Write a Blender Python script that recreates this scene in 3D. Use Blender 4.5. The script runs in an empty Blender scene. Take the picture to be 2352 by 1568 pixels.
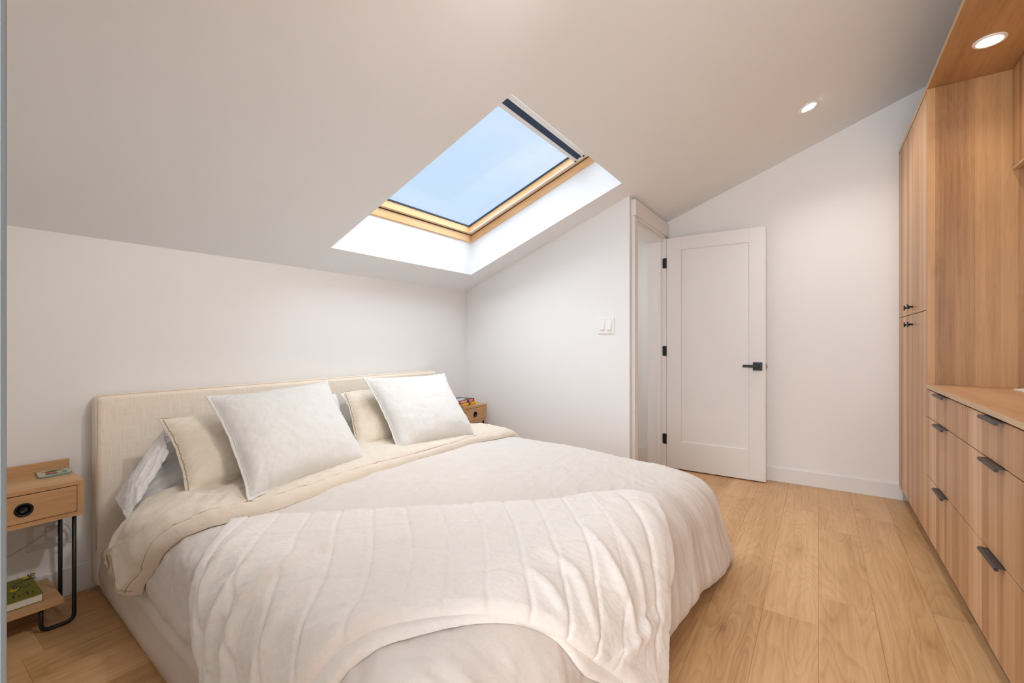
import bpy, bmesh, math, random
import numpy as np
from mathutils import Vector, Matrix

C = bpy.context.scene.collection
sc = bpy.context.scene

# ------------------------------------------------------------------ camera, world, lights, exposure
TH = math.radians(34.43)
CAMH = 1.13
cam_d = bpy.data.cameras.new('camera')
cam_d.sensor_width = 36.0
cam_d.lens = 1027.0 / 2352.0 * 36.0
cam_d.shift_y = 1.0 / 2352.0
cam_d.clip_start = 0.02
cam = bpy.data.objects.new('camera', cam_d)
cam.location = (0, 0, CAMH)
cam.rotation_euler = (math.pi / 2, 0, TH - math.pi / 2)
C.objects.link(cam)
sc.camera = cam

sc.view_settings.view_transform = 'Standard'
sc.view_settings.look = 'None'
sc.view_settings.gamma = 1.0
sc.view_settings.use_curve_mapping = False
sc.view_settings.exposure = 0.42
sc.cycles.max_bounces = 10
sc.cycles.diffuse_bounces = 6
sc.cycles.use_denoising = True
sc.cycles.sample_clamp_indirect = 6.0
sc.cycles.caustics_reflective = False
sc.cycles.caustics_refractive = False


def build_world():
    w = bpy.data.worlds.new('sky')
    sc.world = w
    w.use_nodes = True
    nt = w.node_tree
    nt.nodes.clear()
    N = nt.nodes.new
    out = N('ShaderNodeOutputWorld')
    bg = N('ShaderNodeBackground')
    bg.inputs['Strength'].default_value = 0.78
    tc = N('ShaderNodeTexCoord')
    mp = N('ShaderNodeMapping')
    mp.inputs['Scale'].default_value = (1.2, 1.2, 3.0)
    no = N('ShaderNodeTexNoise')
    no.inputs['Scale'].default_value = 2.2
    no.inputs['Detail'].default_value = 6
    no.inputs['Roughness'].default_value = 0.6
    sep = N('ShaderNodeSeparateXYZ')
    # clouds thicken towards the horizon
    mr = N('ShaderNodeMapRange')
    mr.inputs['From Min'].default_value = 0.62
    mr.inputs['From Max'].default_value = 0.22
    mr.inputs['To Min'].default_value = 0.0
    mr.inputs['To Max'].default_value = 0.75
    mu = N('ShaderNodeMath'); mu.operation = 'MULTIPLY'
    cr = N('ShaderNodeValToRGB')
    cr.color_ramp.elements[0].position = 0.42
    cr.color_ramp.elements[1].position = 0.66
    mix = N('ShaderNodeMix'); mix.data_type = 'RGBA'
    mix.inputs[6].default_value = (0.56, 0.75, 0.99, 1)
    mix.inputs[7].default_value = (0.86, 0.92, 0.99, 1)
    base = N('ShaderNodeMath'); base.operation = 'MULTIPLY_ADD'
    base.inputs[1].default_value = 0.35
    L = nt.links.new
    L(tc.outputs['Generated'], mp.inputs['Vector'])
    L(mp.outputs[0], no.inputs['Vector'])
    L(tc.outputs['Generated'], sep.inputs[0])
    L(sep.outputs['Z'], mr.inputs['Value'])
    L(no.outputs['Fac'], cr.inputs['Fac'])
    L(cr.outputs['Color'], mu.inputs[0])
    L(mr.outputs[0], mu.inputs[1])
    L(mr.outputs[0], base.inputs[0])
    L(mu.outputs[0], base.inputs[2])
    L(base.outputs[0], mix.inputs[0])
    L(mix.outputs[2], bg.inputs['Color'])
    L(bg.outputs[0], out.inputs['Surface'])


build_world()


def light(name, typ, loc, rot, energy, color, **kw):
    d = bpy.data.lights.new(name, typ)
    d.energy = energy
    d.color = color
    for k, v in kw.items():
        setattr(d, k, v)
    o = bpy.data.objects.new(name, d)
    o.location = loc
    o.rotation_euler = rot
    C.objects.link(o)
    return o


WARM = (1.0, 0.97, 0.93)
# unseen panel added behind the camera as cool frontal fill
light('landing_fill', 'AREA', (-2.35, -0.1, 1.45), (0, math.radians(-90), 0), 92,
      (0.88, 0.94, 1.0), shape='RECTANGLE', size=1.9, size_y=2.0)
# soft light of the open sky above the roof window
light('sky_glow', 'SUN', (2.3, 1.8, 5), (math.radians(3), math.radians(10), 0), 10.5, (0.93, 0.97, 1.0), angle=math.radians(118))
# beam of the visible ceiling lamp, then two unseen beams added as fill
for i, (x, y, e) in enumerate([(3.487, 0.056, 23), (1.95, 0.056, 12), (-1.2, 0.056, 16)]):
    light('downlight_and_fill_beam', 'SPOT', (x, y + .006, 1.612 + .385 * (2.768 - y) - 0.02), (math.radians(-12), 0, 0), e, WARM,
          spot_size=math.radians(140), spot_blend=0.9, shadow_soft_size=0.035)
# two unseen spots added to brighten the head of the bed
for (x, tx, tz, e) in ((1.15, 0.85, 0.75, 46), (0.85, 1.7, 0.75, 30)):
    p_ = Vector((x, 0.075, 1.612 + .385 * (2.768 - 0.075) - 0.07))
    light('headboard_fill_beam', 'SPOT', p_, (Vector((tx, 2.72, tz)) - p_).to_track_quat('-Z', 'Y').to_euler(), e, WARM,
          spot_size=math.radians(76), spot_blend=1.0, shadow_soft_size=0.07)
light('passage_fill', 'POINT', (3.80, 2.25, 1.62), (0, 0, 0), 4.5, WARM, shadow_soft_size=0.08)  # unseen bulb added to brighten the passage beyond the doorway
light('niche_beam', 'SPOT', (2.841, -0.628, 2.455), (0, 0, 0), 9, (1.0, 0.88, 0.74), spot_size=math.radians(130), spot_blend=0.9, shadow_soft_size=0.03)

# ------------------------------------------------------------------ helpers
YA, XB, XC, YD = 2.768, 3.267, 4.214, 1.170
YR = -1.12


def ceil_z(y):
    return 1.612 + .385 * (YA - y)


def link(o, parent=None):
    C.objects.link(o)
    if parent is not None:
        o.parent = parent
    return o


def empty(name, loc, label=None, cat=None, group=None, kind=None):
    o = bpy.data.objects.new(name, None)
    o.empty_display_size = 0.1
    o.location = loc
    C.objects.link(o)
    tag(o, label, cat, group, kind)
    return o


def tag(o, label=None, cat=None, group=None, kind=None):
    if label: o['label'] = label
    if cat: o['category'] = cat
    if group: o['group'] = group
    if kind: o['kind'] = kind
    return o


def mesh_obj(name, verts, faces, mat, parent=None, smooth=False, uvs=None):
    """world-space verts; placed under parent with the parent's location removed"""
    m = bpy.data.meshes.new(name)
    off = np.array(parent_origin(parent))
    v = np.asarray(verts, dtype=float) - off
    m.from_pydata([tuple(p) for p in v], [], [tuple(int(i) for i in f) for f in faces])
    m.validate(clean_customdata=False)
    m.update()
    if mat is not None: m.materials.append(mat)
    if smooth:
        m.polygons.foreach_set('use_smooth', [True] * len(m.polygons))
    if uvs is not None:
        lay = m.uv_layers.new(name='UVMap')
        idx = np.zeros(len(m.loops), dtype=np.int64)
        m.loops.foreach_get('vertex_index', idx)
        lay.data.foreach_set('uv', np.asarray(uvs, dtype=float)[idx].ravel())
    o = bpy.data.objects.new(name, m)
    return link(o, parent)


def parent_origin(p):
    v = Vector((0, 0, 0))
    while p is not None:
        v += p.location
        p = p.parent
    return tuple(v)


def bm_obj(name, bm, mat, parent=None, smooth=False):
    m = bpy.data.meshes.new(name)
    off = Vector(parent_origin(parent))
    bmesh.ops.translate(bm, verts=bm.verts, vec=-off)
    bmesh.ops.recalc_face_normals(bm, faces=bm.faces)
    bm.to_mesh(m)
    bm.free()
    if mat is not None: m.materials.append(mat)
    if smooth:
        m.polygons.foreach_set('use_smooth', [True] * len(m.polygons))
    o = bpy.data.objects.new(name, m)
    return link(o, parent)


def add_box(bm, x0, x1, y0, y1, z0, z1, bev=0.0, seg=2):
    r = bmesh.ops.create_cube(bm, size=1.0)
    vs = r['verts']
    for v in vs:
        v.co = Vector(((x0 + x1) / 2 + v.co.x * (x1 - x0), (y0 + y1) / 2 + v.co.y * (y1 - y0), (z0 + z1) / 2 + v.co.z * (z1 - z0)))
    if bev > 0:
        es = set()
        for v in vs:
            es.update(v.link_edges)
        bmesh.ops.bevel(bm, geom=list(es), offset=bev, segments=seg, affect='EDGES', profile=0.5)
    return vs


def box(name, x0, x1, y0, y1, z0, z1, mat, parent=None, bev=0.0, seg=2, smooth=False):
    bm = bmesh.new()
    add_box(bm, x0, x1, y0, y1, z0, z1, bev, seg)
    return bm_obj(name, bm, mat, parent, smooth)


def add_tube(bm, pts, r, n=12, cap=True):
    pts = [Vector(p) for p in pts]
    rings = []
    t0 = (pts[1] - pts[0]).normalized()
    up = Vector((0, 0, 1)) if abs(t0.z) < 0.9 else Vector((0, 1, 0))
    a = t0.cross(up).normalized()
    for i, p in enumerate(pts):
        if i == 0: t = pts[1] - pts[0]
        elif i == len(pts) - 1: t = pts[-1] - pts[-2]
        else: t = (pts[i + 1] - pts[i]).normalized() + (pts[i] - pts[i - 1]).normalized()
        t.normalize()
        a = (a - t * a.dot(t)).normalized()
        b = t.cross(a)
        rings.append([bm.verts.new(p + a * (r * math.cos(2 * math.pi * k / n)) + b * (r * math.sin(2 * math.pi * k / n))) for k in range(n)])
    for i in range(len(rings) - 1):
        for k in range(n):
            bm.faces.new((rings[i][k], rings[i][(k + 1) % n], rings[i + 1][(k + 1) % n], rings[i + 1][k]))
    if cap:
        bm.faces.new(rings[0][::-1]); bm.faces.new(rings[-1])


def tube(name, pts, r, mat, parent=None, n=12):
    bm = bmesh.new()
    add_tube(bm, pts, r, n)
    return bm_obj(name, bm, mat, parent, True)


def arc_path(corners, rad, seg=8):
    """polyline with rounded corners"""
    P = [Vector(p) for p in corners]
    out = [P[0]]
    for i in range(1, len(P) - 1):
        a = (P[i - 1] - P[i]).normalized(); b = (P[i + 1] - P[i]).normalized()
        p0 = P[i] + a * rad; p1 = P[i] + b * rad
        for k in range(seg + 1):
            t = k / seg
            out.append(p0 * (1 - t) ** 2 + P[i] * (2 * t * (1 - t)) + p1 * t * t)
    out.append(P[-1])
    return out


def catmull(pts, n=10):
    P = [np.array(p, float) for p in pts]
    P = [2 * P[0] - P[1]] + P + [2 * P[-1] - P[-2]]
    out = []
    for i in range(1, len(P) - 2):
        for k in range(n):
            t = k / n
            out.append(0.5 * ((2 * P[i]) + (-P[i - 1] + P[i + 1]) * t + (2 * P[i - 1] - 5 * P[i] + 4 * P[i + 1] - P[i + 2]) * t * t + (-P[i - 1] + 3 * P[i] - 3 * P[i + 1] + P[i + 2]) * t ** 3))
    out.append(P[-2])
    return out


def prism(name, poly, axis, a, b, mat, parent=None, bev=0.0):
    """poly of 2-tuples extruded along axis between a and b"""
    def mk(p, t):
        if axis == 'x': return (t, p[0], p[1])
        if axis == 'y': return (p[0], t, p[1])
        return (p[0], p[1], t)
    bm = bmesh.new()
    va = [bm.verts.new(mk(p, a)) for p in poly]
    vb = [bm.verts.new(mk(p, b)) for p in poly]
    n = len(poly)
    bm.faces.new(va); bm.faces.new(vb[::-1])
    for i in range(n):
        bm.faces.new((va[i], vb[i], vb[(i + 1) % n], va[(i + 1) % n]))
    if bev > 0:
        bmesh.ops.bevel(bm, geom=list(bm.edges), offset=bev, segments=2, affect='EDGES', profile=0.5)
    return bm_obj(name, bm, mat, parent)


# --- numpy gradient noise
_rs = np.random.RandomState(7)
_perm = np.concatenate([_rs.permutation(256)] * 3)
_ang = _rs.rand(256) * 2 * np.pi
_gx, _gy = np.cos(_ang), np.sin(_ang)


def pn(x, y, seed=0):
    x = np.asarray(x, float) + seed * 17.31; y = np.asarray(y, float) + seed * 9.77
    xi = np.floor(x).astype(int); yi = np.floor(y).astype(int)
    xf = x - xi; yf = y - yi
    u = xf ** 3 * (xf * (xf * 6 - 15) + 10); v = yf ** 3 * (yf * (yf * 6 - 15) + 10)

    def g(ix, iy, dx, dy):
        h = _perm[(_perm[ix & 255] + iy) & 255]
        return _gx[h] * dx + _gy[h] * dy
    n00 = g(xi, yi, xf, yf); n10 = g(xi + 1, yi, xf - 1, yf)
    n01 = g(xi, yi + 1, xf, yf - 1); n11 = g(xi + 1, yi + 1, xf - 1, yf - 1)
    return (n00 * (1 - u) + n10 * u) * (1 - v) + (n01 * (1 - u) + n11 * u) * v


def fbm(x, y, o=4, seed=0):
    s = 0; a = 1.0
    for k in range(o):
        s = s + a * pn(x * 2 ** k, y * 2 ** k, seed + k * 3); a *= .5
    return s


def ridge(x, y, o=3, seed=0):
    """sharp creases: 1 on the crease line, falling off"""
    s = 0; a = 1.0
    for k in range(o):
        s = s + a * (1 - np.abs(pn(x * 2 ** k, y * 2 ** k, seed + k * 5)) * 2.4) ** 2; a *= .5
    return s / 1.75


def sstep(a, b, x):
    t = np.clip((x - a) / (b - a), 0, 1)
    return t * t * (3 - 2 * t)


# ------------------------------------------------------------------ materials
def new_mat(name):
    m = bpy.data.materials.new(name)
    m.use_nodes = True
    return m, m.node_tree, m.node_tree.nodes['Principled BSDF']


def paint(name, col, rough=0.6, bump=0.02, spec=0.3):
    m, nt, b = new_mat(name)
    b.inputs['Base Color'].default_value = (*col, 1)
    b.inputs['Roughness'].default_value = rough
    b.inputs['Specular IOR Level'].default_value = spec
    if bump > 0:
        tc = nt.nodes.new('ShaderNodeTexCoord')
        n = nt.nodes.new('ShaderNodeTexNoise'); n.inputs['Scale'].default_value = 180; n.inputs['Detail'].default_value = 3
        bp = nt.nodes.new('ShaderNodeBump'); bp.inputs['Strength'].default_value = bump; bp.inputs['Distance'].default_value = 0.002
        nt.links.new(tc.outputs['Object'], n.inputs['Vector'])
        nt.links.new(n.outputs['Fac'], bp.inputs['Height'])
        nt.links.new(bp.outputs[0], b.inputs['Normal'])
    return m


def metal(name, col, rough=0.4, met=0.6):
    m, nt, b = new_mat(name)
    b.inputs['Base Color'].default_value = (*col, 1)
    b.inputs['Roughness'].default_value = rough
    b.inputs['Metallic'].default_value = met
    n = nt.nodes.new('ShaderNodeTexNoise'); n.inputs['Scale'].default_value = 300
    bp = nt.nodes.new('ShaderNodeBump'); bp.inputs['Strength'].default_value = 0.03; bp.inputs['Distance'].default_value = 0.001
    nt.links.new(n.outputs['Fac'], bp.inputs['Height']); nt.links.new(bp.outputs[0], b.inputs['Normal'])
    return m


def emit(name, col, s):
    m, nt, b = new_mat(name)
    b.inputs['Base Color'].default_value = (1, 1, 1, 1)
    b.inputs['Emission Color'].default_value = (*col, 1)
    b.inputs['Emission Strength'].default_value = s
    return m


def ramp(nt, stops):
    r = nt.nodes.new('ShaderNodeValToRGB')
    e = r.color_ramp.elements
    while len(e) < len(stops): e.new(0.5)
    for i, (p, c) in enumerate(stops):
        e[i].position = p; e[i].color = (*c, 1)
    return r


def mix_rgb(nt, mode, fac):
    m = nt.nodes.new('ShaderNodeMix'); m.data_type = 'RGBA'; m.blend_type = mode
    m.inputs[0].default_value = fac
    return m


def wood(name, stops, grain='z', across='x', strips=0.0, strip_amt=0.5, rings=0.5, rough=0.45, coord='Object', fine=1.0, knots=0.0, ring_scale=1.0, plank=0.0):
    """oak-like veneer: long grain along `grain`; strips = width of glued staves across"""
    m, nt, b = new_mat(name)
    N = nt.nodes.new; L = nt.links.new
    tc = N('ShaderNodeTexCoord')
    gi = 'xyz'.index(grain)

    def mapped(along, acr, off=(0, 0, 0)):
        mp = N('ShaderNodeMapping')
        s = [acr, acr, acr]; s[gi] = along
        mp.inputs['Scale'].default_value = s
        mp.inputs['Location'].default_value = off
        L(tc.outputs[coord], mp.inputs['Vector'])
        return mp
    # broad tone drift
    n1 = N('ShaderNodeTexNoise'); n1.inputs['Scale'].default_value = 1.0; n1.inputs['Detail'].default_value = 3
    L(mapped(0.9, 9).outputs[0], n1.inputs['Vector'])
    # cathedral rings: contour lines of a stretched noise
    n2 = N('ShaderNodeTexNoise'); n2.inputs['Scale'].default_value = 1.0; n2.inputs['Detail'].default_value = 2.5
    n2.inputs['Roughness'].default_value = 0.42; n2.inputs['Distortion'].default_value = 0.25
    L(mapped(0.95 * ring_scale, 6.2 * ring_scale, (3.1, 1.7, 5.2)).outputs[0], n2.inputs['Vector'])
    mul = N('ShaderNodeMath'); mul.operation = 'MULTIPLY'; mul.inputs[1].default_value = 22
    fr = N('ShaderNodeMath'); fr.operation = 'FRACT'
    L(n2.outputs['Fac'], mul.inputs[0]); L(mul.outputs[0], fr.inputs[0])
    rr = ramp(nt, [(0.0, (0.25,) * 3), (0.18, (0.62,) * 3), (0.7, (0.5,) * 3), (1.0, (0.25,) * 3)])
    L(fr.outputs[0], rr.inputs['Fac'])
    # fine fibres
    n3 = N('ShaderNodeTexNoise'); n3.inputs['Scale'].default_value = 1.0; n3.inputs['Detail'].default_value = 5; n3.inputs['Roughness'].default_value = 0.65
    L(mapped(14 * fine, 330 * fine).outputs[0], n3.inputs['Vector'])
    n4 = N('ShaderNodeTexNoise'); n4.inputs['Scale'].default_value = 1.0; n4.inputs['Detail'].default_value = 3
    L(mapped(1.6, 70).outputs[0], n4.inputs['Vector'])
    base = ramp(nt, stops)

    def mathn(op, a, bb):
        q = N('ShaderNodeMath'); q.operation = op
        for i, v in enumerate((a, bb)):
            if isinstance(v, (int, float)): q.inputs[i].default_value = v
            else: L(v, q.inputs[i])
        return q.outputs[0]
    f = mathn('MULTIPLY', n1.outputs['Fac'], 0.55)
    f = mathn('ADD', f, mathn('MULTIPLY', rr.outputs['Color'], 0.38 * rings))
    f = mathn('ADD', f, mathn('MULTIPLY', n4.outputs['Fac'], 0.36))
    f = mathn('ADD', f, mathn('MULTIPLY', n3.outputs['Fac'], 0.30))
    f = mathn('ADD', f, -0.10 - 0.16 * rings)
    if strips > 0:
        sep = N('ShaderNodeSeparateXYZ'); L(tc.outputs[coord], sep.inputs[0])
        ax = {'x': 'X', 'y': 'Y', 'z': 'Z'}[across]
        for w, amt, sd in ((strips, strip_amt, 0.0), (strips * 0.37, strip_amt * 0.55, 7.3)):
            dv = mathn('DIVIDE', sep.outputs[ax], w)
            wob = mathn('ADD', dv, mathn('MULTIPLY', n1.outputs['Fac'], 0.10))
            fl = N('ShaderNodeMath'); fl.operation = 'FLOOR'; L(wob, fl.inputs[0])
            wn = N('ShaderNodeTexWhiteNoise'); wn.noise_dimensions = '1D'
            L(mathn('ADD', fl.outputs[0], sd), wn.inputs['W'])
            f = mathn('ADD', f, mathn('MULTIPLY', mathn('SUBTRACT', wn.outputs['Value'], 0.5), amt))
    if plank > 0:
        sp = N('ShaderNodeSeparateXYZ'); L(tc.outputs[coord], sp.inputs[0])
        fl = N('ShaderNodeMath'); fl.operation = 'FLOOR'; L(mathn('ADD', sp.outputs['X'], 0.002), fl.inputs[0])
        wn = N('ShaderNodeTexWhiteNoise'); wn.noise_dimensions = '1D'; L(fl.outputs[0], wn.inputs['W'])
        f = mathn('ADD', f, mathn('MULTIPLY', mathn('SUBTRACT', wn.outputs['Value'], 0.5), plank))
    if knots > 0:
        vo = N('ShaderNodeTexVoronoi'); vo.inputs['Scale'].default_value = 1.0; vo.feature = 'F1'
        L(mapped(2.2, 5.5, (0.4, 0.2, 0.7)).outputs[0], vo.inputs['Vector'])
        kr = ramp(nt, [(0.0, (1,) * 3), (0.10, (0.25,) * 3), (0.3, (0,) * 3)])
        L(vo.outputs['Distance'], kr.inputs['Fac'])
        f = mathn('SUBTRACT', f, mathn('MULTIPLY', kr.outputs['Color'], knots))
    L(f, base.inputs['Fac'])
    L(base.outputs['Color'], b.inputs['Base Color'])
    b.inputs['Roughness'].default_value = rough
    b.inputs['Specular IOR Level'].default_value = 0.35
    bp = N('ShaderNodeBump'); bp.inputs['Strength'].default_value = 0.12; bp.inputs['Distance'].default_value = 0.0015
    L(n3.outputs['Fac'], bp.inputs['Height']); L(bp.outputs[0], b.inputs['Normal'])
    return m


def fabric(name, col, col2=None, weave=900, bump=0.25, rough=0.9, sheen=0.15, blotch=8, coord='Object', mott=0.5, crease=0.0):
    m, nt, b = new_mat(name)
    N = nt.nodes.new; L = nt.links.new
    tc = N('ShaderNodeTexCoord')
    col2 = col2 or tuple(c * 0.93 for c in col)
    n1 = N('ShaderNodeTexNoise'); n1.inputs['Scale'].default_value = blotch; n1.inputs['Detail'].default_value = 8; n1.inputs['Roughness'].default_value = 0.65
    L(tc.outputs[coord], n1.inputs['Vector'])
    r = ramp(nt, [(0.5 - mott * .4, col2), (0.5 + mott * .4, col)])
    L(n1.outputs['Fac'], r.inputs['Fac'])
    L(r.outputs['Color'], b.inputs['Base Color'])
    b.inputs['Roughness'].default_value = rough
    b.inputs['Specular IOR Level'].default_value = 0.1
    b.inputs['Sheen Weight'].default_value = sheen
    b.inputs['Sheen Roughness'].default_value = 0.5
    n2 = N('ShaderNodeTexNoise'); n2.inputs['Scale'].default_value = weave; n2.inputs['Detail'].default_value = 2
    L(tc.outputs[coord], n2.inputs['Vector'])
    bp = N('ShaderNodeBump'); bp.inputs['Strength'].default_value = bump; bp.inputs['Distance'].default_value = 0.0012
    L(n2.outputs['Fac'], bp.inputs['Height'])
    last = bp
    if crease > 0:
        n3 = N('ShaderNodeTexNoise'); n3.inputs['Scale'].default_value = 38; n3.inputs['Detail'].default_value = 5; n3.inputs['Distortion'].default_value = 0.6
        L(tc.outputs[coord], n3.inputs['Vector'])
        b2 = N('ShaderNodeBump'); b2.inputs['Strength'].default_value = crease; b2.inputs['Distance'].default_value = 0.006
        L(n3.outputs['Fac'], b2.inputs['Height']); L(bp.outputs[0], b2.inputs['Normal'])
        last = b2
    L(last.outputs[0], b.inputs['Normal'])
    return m


M = {}
M['wall'] = paint('wall_paint', (0.825, 0.82, 0.815), 0.75, 0.03)
M['ceil'] = paint('ceiling_paint', (0.86, 0.885, 0.91), 0.8, 0.02)
M['trim'] = paint('trim_paint', (0.79, 0.785, 0.78), 0.4, 0.0)
M['door'] = paint('door_paint', (0.78, 0.77, 0.76), 0.45, 0.0)
M['jamb'] = paint('jamb_paint', (0.25, 0.315, 0.36), 0.5, 0.0)  # white jamb, its cool dim light painted in as dark blue-grey
M['black'] = metal('black_metal', (0.012, 0.011, 0.011), 0.38, 0.3)
M['bronze'] = metal('bronze_black_metal', (0.06, 0.052, 0.05), 0.42, 0.5)
M['brass'] = metal('latch_metal', (0.25, 0.13, 0.07), 0.4, 0.7)
M['plastic'] = paint('white_plastic', (0.84, 0.83, 0.82), 0.3, 0.0, 0.5)
M['cream_plastic'] = paint('outlet_cover', (0.70, 0.68, 0.64), 0.4, 0.0, 0.4)
FLOOR_ST = [(0.15, (0.30, 0.155, 0.062)), (0.42, (0.52, 0.30, 0.135)), (0.62, (0.64, 0.395, 0.195)), (0.85, (0.74, 0.49, 0.27))]
M['floor'] = wood('oak_floor', FLOOR_ST, grain='y', rings=0.85, rough=0.36, coord='UV', knots=0.30, plank=0.16, ring_scale=0.85)
CAB_ST = [(0.10, (0.30, 0.145, 0.065)), (0.40, (0.50, 0.285, 0.145)), (0.62, (0.60, 0.365, 0.205)), (0.9, (0.72, 0.49, 0.31))]
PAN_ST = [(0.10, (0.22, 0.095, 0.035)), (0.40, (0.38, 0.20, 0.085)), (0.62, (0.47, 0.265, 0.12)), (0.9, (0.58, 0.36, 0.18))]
M['cab'] = wood('cabinet_front_oak', CAB_ST, 'z', 'x', strips=0.085, strip_amt=0.42, rings=0.18, rough=0.42)
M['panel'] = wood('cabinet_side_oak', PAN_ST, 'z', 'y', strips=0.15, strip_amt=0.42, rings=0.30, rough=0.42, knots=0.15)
M['top'] = wood('worktop_oak', CAB_ST, 'x', 'y', strips=0.12, strip_amt=0.18, rings=0.5, rough=0.38)
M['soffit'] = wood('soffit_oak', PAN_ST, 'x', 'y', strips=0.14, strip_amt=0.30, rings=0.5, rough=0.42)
M['edge'] = wood('edge_band_oak', [(0.2, (0.50, 0.35, 0.2)), (0.8, (0.70, 0.52, 0.33))], 'x', 'y', rings=0.1)
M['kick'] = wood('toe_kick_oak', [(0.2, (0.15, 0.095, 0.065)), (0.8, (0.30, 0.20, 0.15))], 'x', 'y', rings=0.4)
NS_ST = [(0.10, (0.26, 0.12, 0.045)), (0.40, (0.46, 0.26, 0.12)), (0.62, (0.56, 0.335, 0.165)), (0.9, (0.66, 0.43, 0.24))]
M['ns'] = wood('nightstand_oak', NS_ST, 'x', 'y', rings=0.6, rough=0.4, knots=0.2)
M['nsz'] = wood('nightstand_oak_upright', NS_ST, 'z', 'x', rings=0.4, rough=0.4)
M['pine'] = wood('window_pine', [(0.2, (0.62, 0.33, 0.13)), (0.5, (0.82, 0.52, 0.26)), (0.85, (0.93, 0.68, 0.42))], 'y', 'x', rings=0.6, rough=0.35)
M['pinex'] = wood('window_pine_cross', [(0.2, (0.62, 0.33, 0.13)), (0.5, (0.82, 0.52, 0.26)), (0.85, (0.93, 0.68, 0.42))], 'x', 'y', rings=0.6, rough=0.35)
M['white_rail'] = paint('blind_rail', (0.80, 0.77, 0.74), 0.35, 0.0, 0.5)
M['navy'] = fabric('navy_blind_cloth', (0.035, 0.055, 0.10), (0.03, 0.045, 0.085), weave=600, bump=0.1)
M['gasket'] = paint('dark_gasket', (0.02, 0.05, 0.09), 0.5, 0.0)
M['duvet'] = fabric('linen_duvet', (0.70, 0.655, 0.615), (0.665, 0.615, 0.57), weave=700, bump=0.3, blotch=14, crease=0.35)
M['fold'] = fabric('linen_duvet_reverse', (0.76, 0.685, 0.585), (0.72, 0.64, 0.535), weave=700, bump=0.35, blotch=16, crease=0.45)
M['beige'] = fabric('linen_pillow_beige', (0.79, 0.71, 0.60), (0.75, 0.665, 0.55), weave=800, bump=0.35, blotch=18, crease=0.25)
M['wpil'] = fabric('linen_pillow_white', (0.73, 0.72, 0.70), (0.705, 0.695, 0.67), weave=900, bump=0.3, blotch=16, crease=0.2)
M['cotton'] = fabric('white_cotton', (0.79, 0.785, 0.79), (0.76, 0.755, 0.76), weave=1500, bump=0.1, blotch=10, crease=0.12)
M['throw'] = fabric('plush_throw', (0.83, 0.795, 0.755), (0.77, 0.73, 0.69), weave=420, bump=0.9, blotch=60, sheen=0.5, mott=0.6)
M['stitch'] = paint('brown_stitching', (0.42, 0.31, 0.21), 0.9, 0.0)


def upholstery(name, c1, c2):
    m, nt, b = new_mat(name)
    N = nt.nodes.new; L = nt.links.new
    tc = N('ShaderNodeTexCoord')
    outs = []
    for s in ((9, 300, 420), (300, 300, 12)):
        mp = N('ShaderNodeMapping'); mp.inputs['Scale'].default_value = s
        n = N('ShaderNodeTexNoise'); n.inputs['Scale'].default_value = 1; n.inputs['Detail'].default_value = 3
        L(tc.outputs['Object'], mp.inputs[0]); L(mp.outputs[0], n.inputs['Vector'])
        outs.append(n.outputs['Fac'])
    mx = N('ShaderNodeMath'); mx.operation = 'ADD'; L(outs[0], mx.inputs[0]); L(outs[1], mx.inputs[1])
    dv = N('ShaderNodeMath'); dv.operation = 'MULTIPLY'; dv.inputs[1].default_value = 0.5; L(mx.outputs[0], dv.inputs[0])
    r = ramp(nt, [(0.36, c2), (0.60, c1)]); L(dv.outputs[0], r.inputs['Fac'])
    L(r.outputs['Color'], b.inputs['Base Color'])
    b.inputs['Roughness'].default_value = 0.95; b.inputs['Sheen Weight'].default_value = 0.1
    b.inputs['Specular IOR Level'].default_value = 0.1
    bp = N('ShaderNodeBump'); bp.inputs['Strength'].default_value = 0.35; bp.inputs['Distance'].default_value = 0.001
    L(dv.outputs[0], bp.inputs['Height']); L(bp.outputs[0], b.inputs['Normal'])
    return m


M['uph'] = upholstery('woven_upholstery', (0.90, 0.82, 0.71), (0.79, 0.69, 0.57))
M['uph2'] = fabric('bed_rail_upholstery', (0.73, 0.655, 0.58), (0.68, 0.60, 0.53), weave=600, bump=0.35)
M['piping'] = fabric('upholstery_piping', (0.80, 0.69, 0.55), weave=600)


def glass_mat():
    m, nt, b = new_mat('window_glass')
    nt.nodes.clear()
    o = nt.nodes.new('ShaderNodeOutputMaterial'); t = nt.nodes.new('ShaderNodeBsdfTransparent'); g = nt.nodes.new('ShaderNodeBsdfGlossy')
    t.inputs[0].default_value = (0.97, 0.985, 1, 1)
    g.inputs['Roughness'].default_value = 0.02
    mx = nt.nodes.new('ShaderNodeMixShader'); mx.inputs[0].default_value = 0.04
    nt.links.new(t.outputs[0], mx.inputs[1]); nt.links.new(g.outputs[0], mx.inputs[2]); nt.links.new(mx.outputs[0], o.inputs[0])
    return m


M['glass'] = glass_mat()

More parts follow.
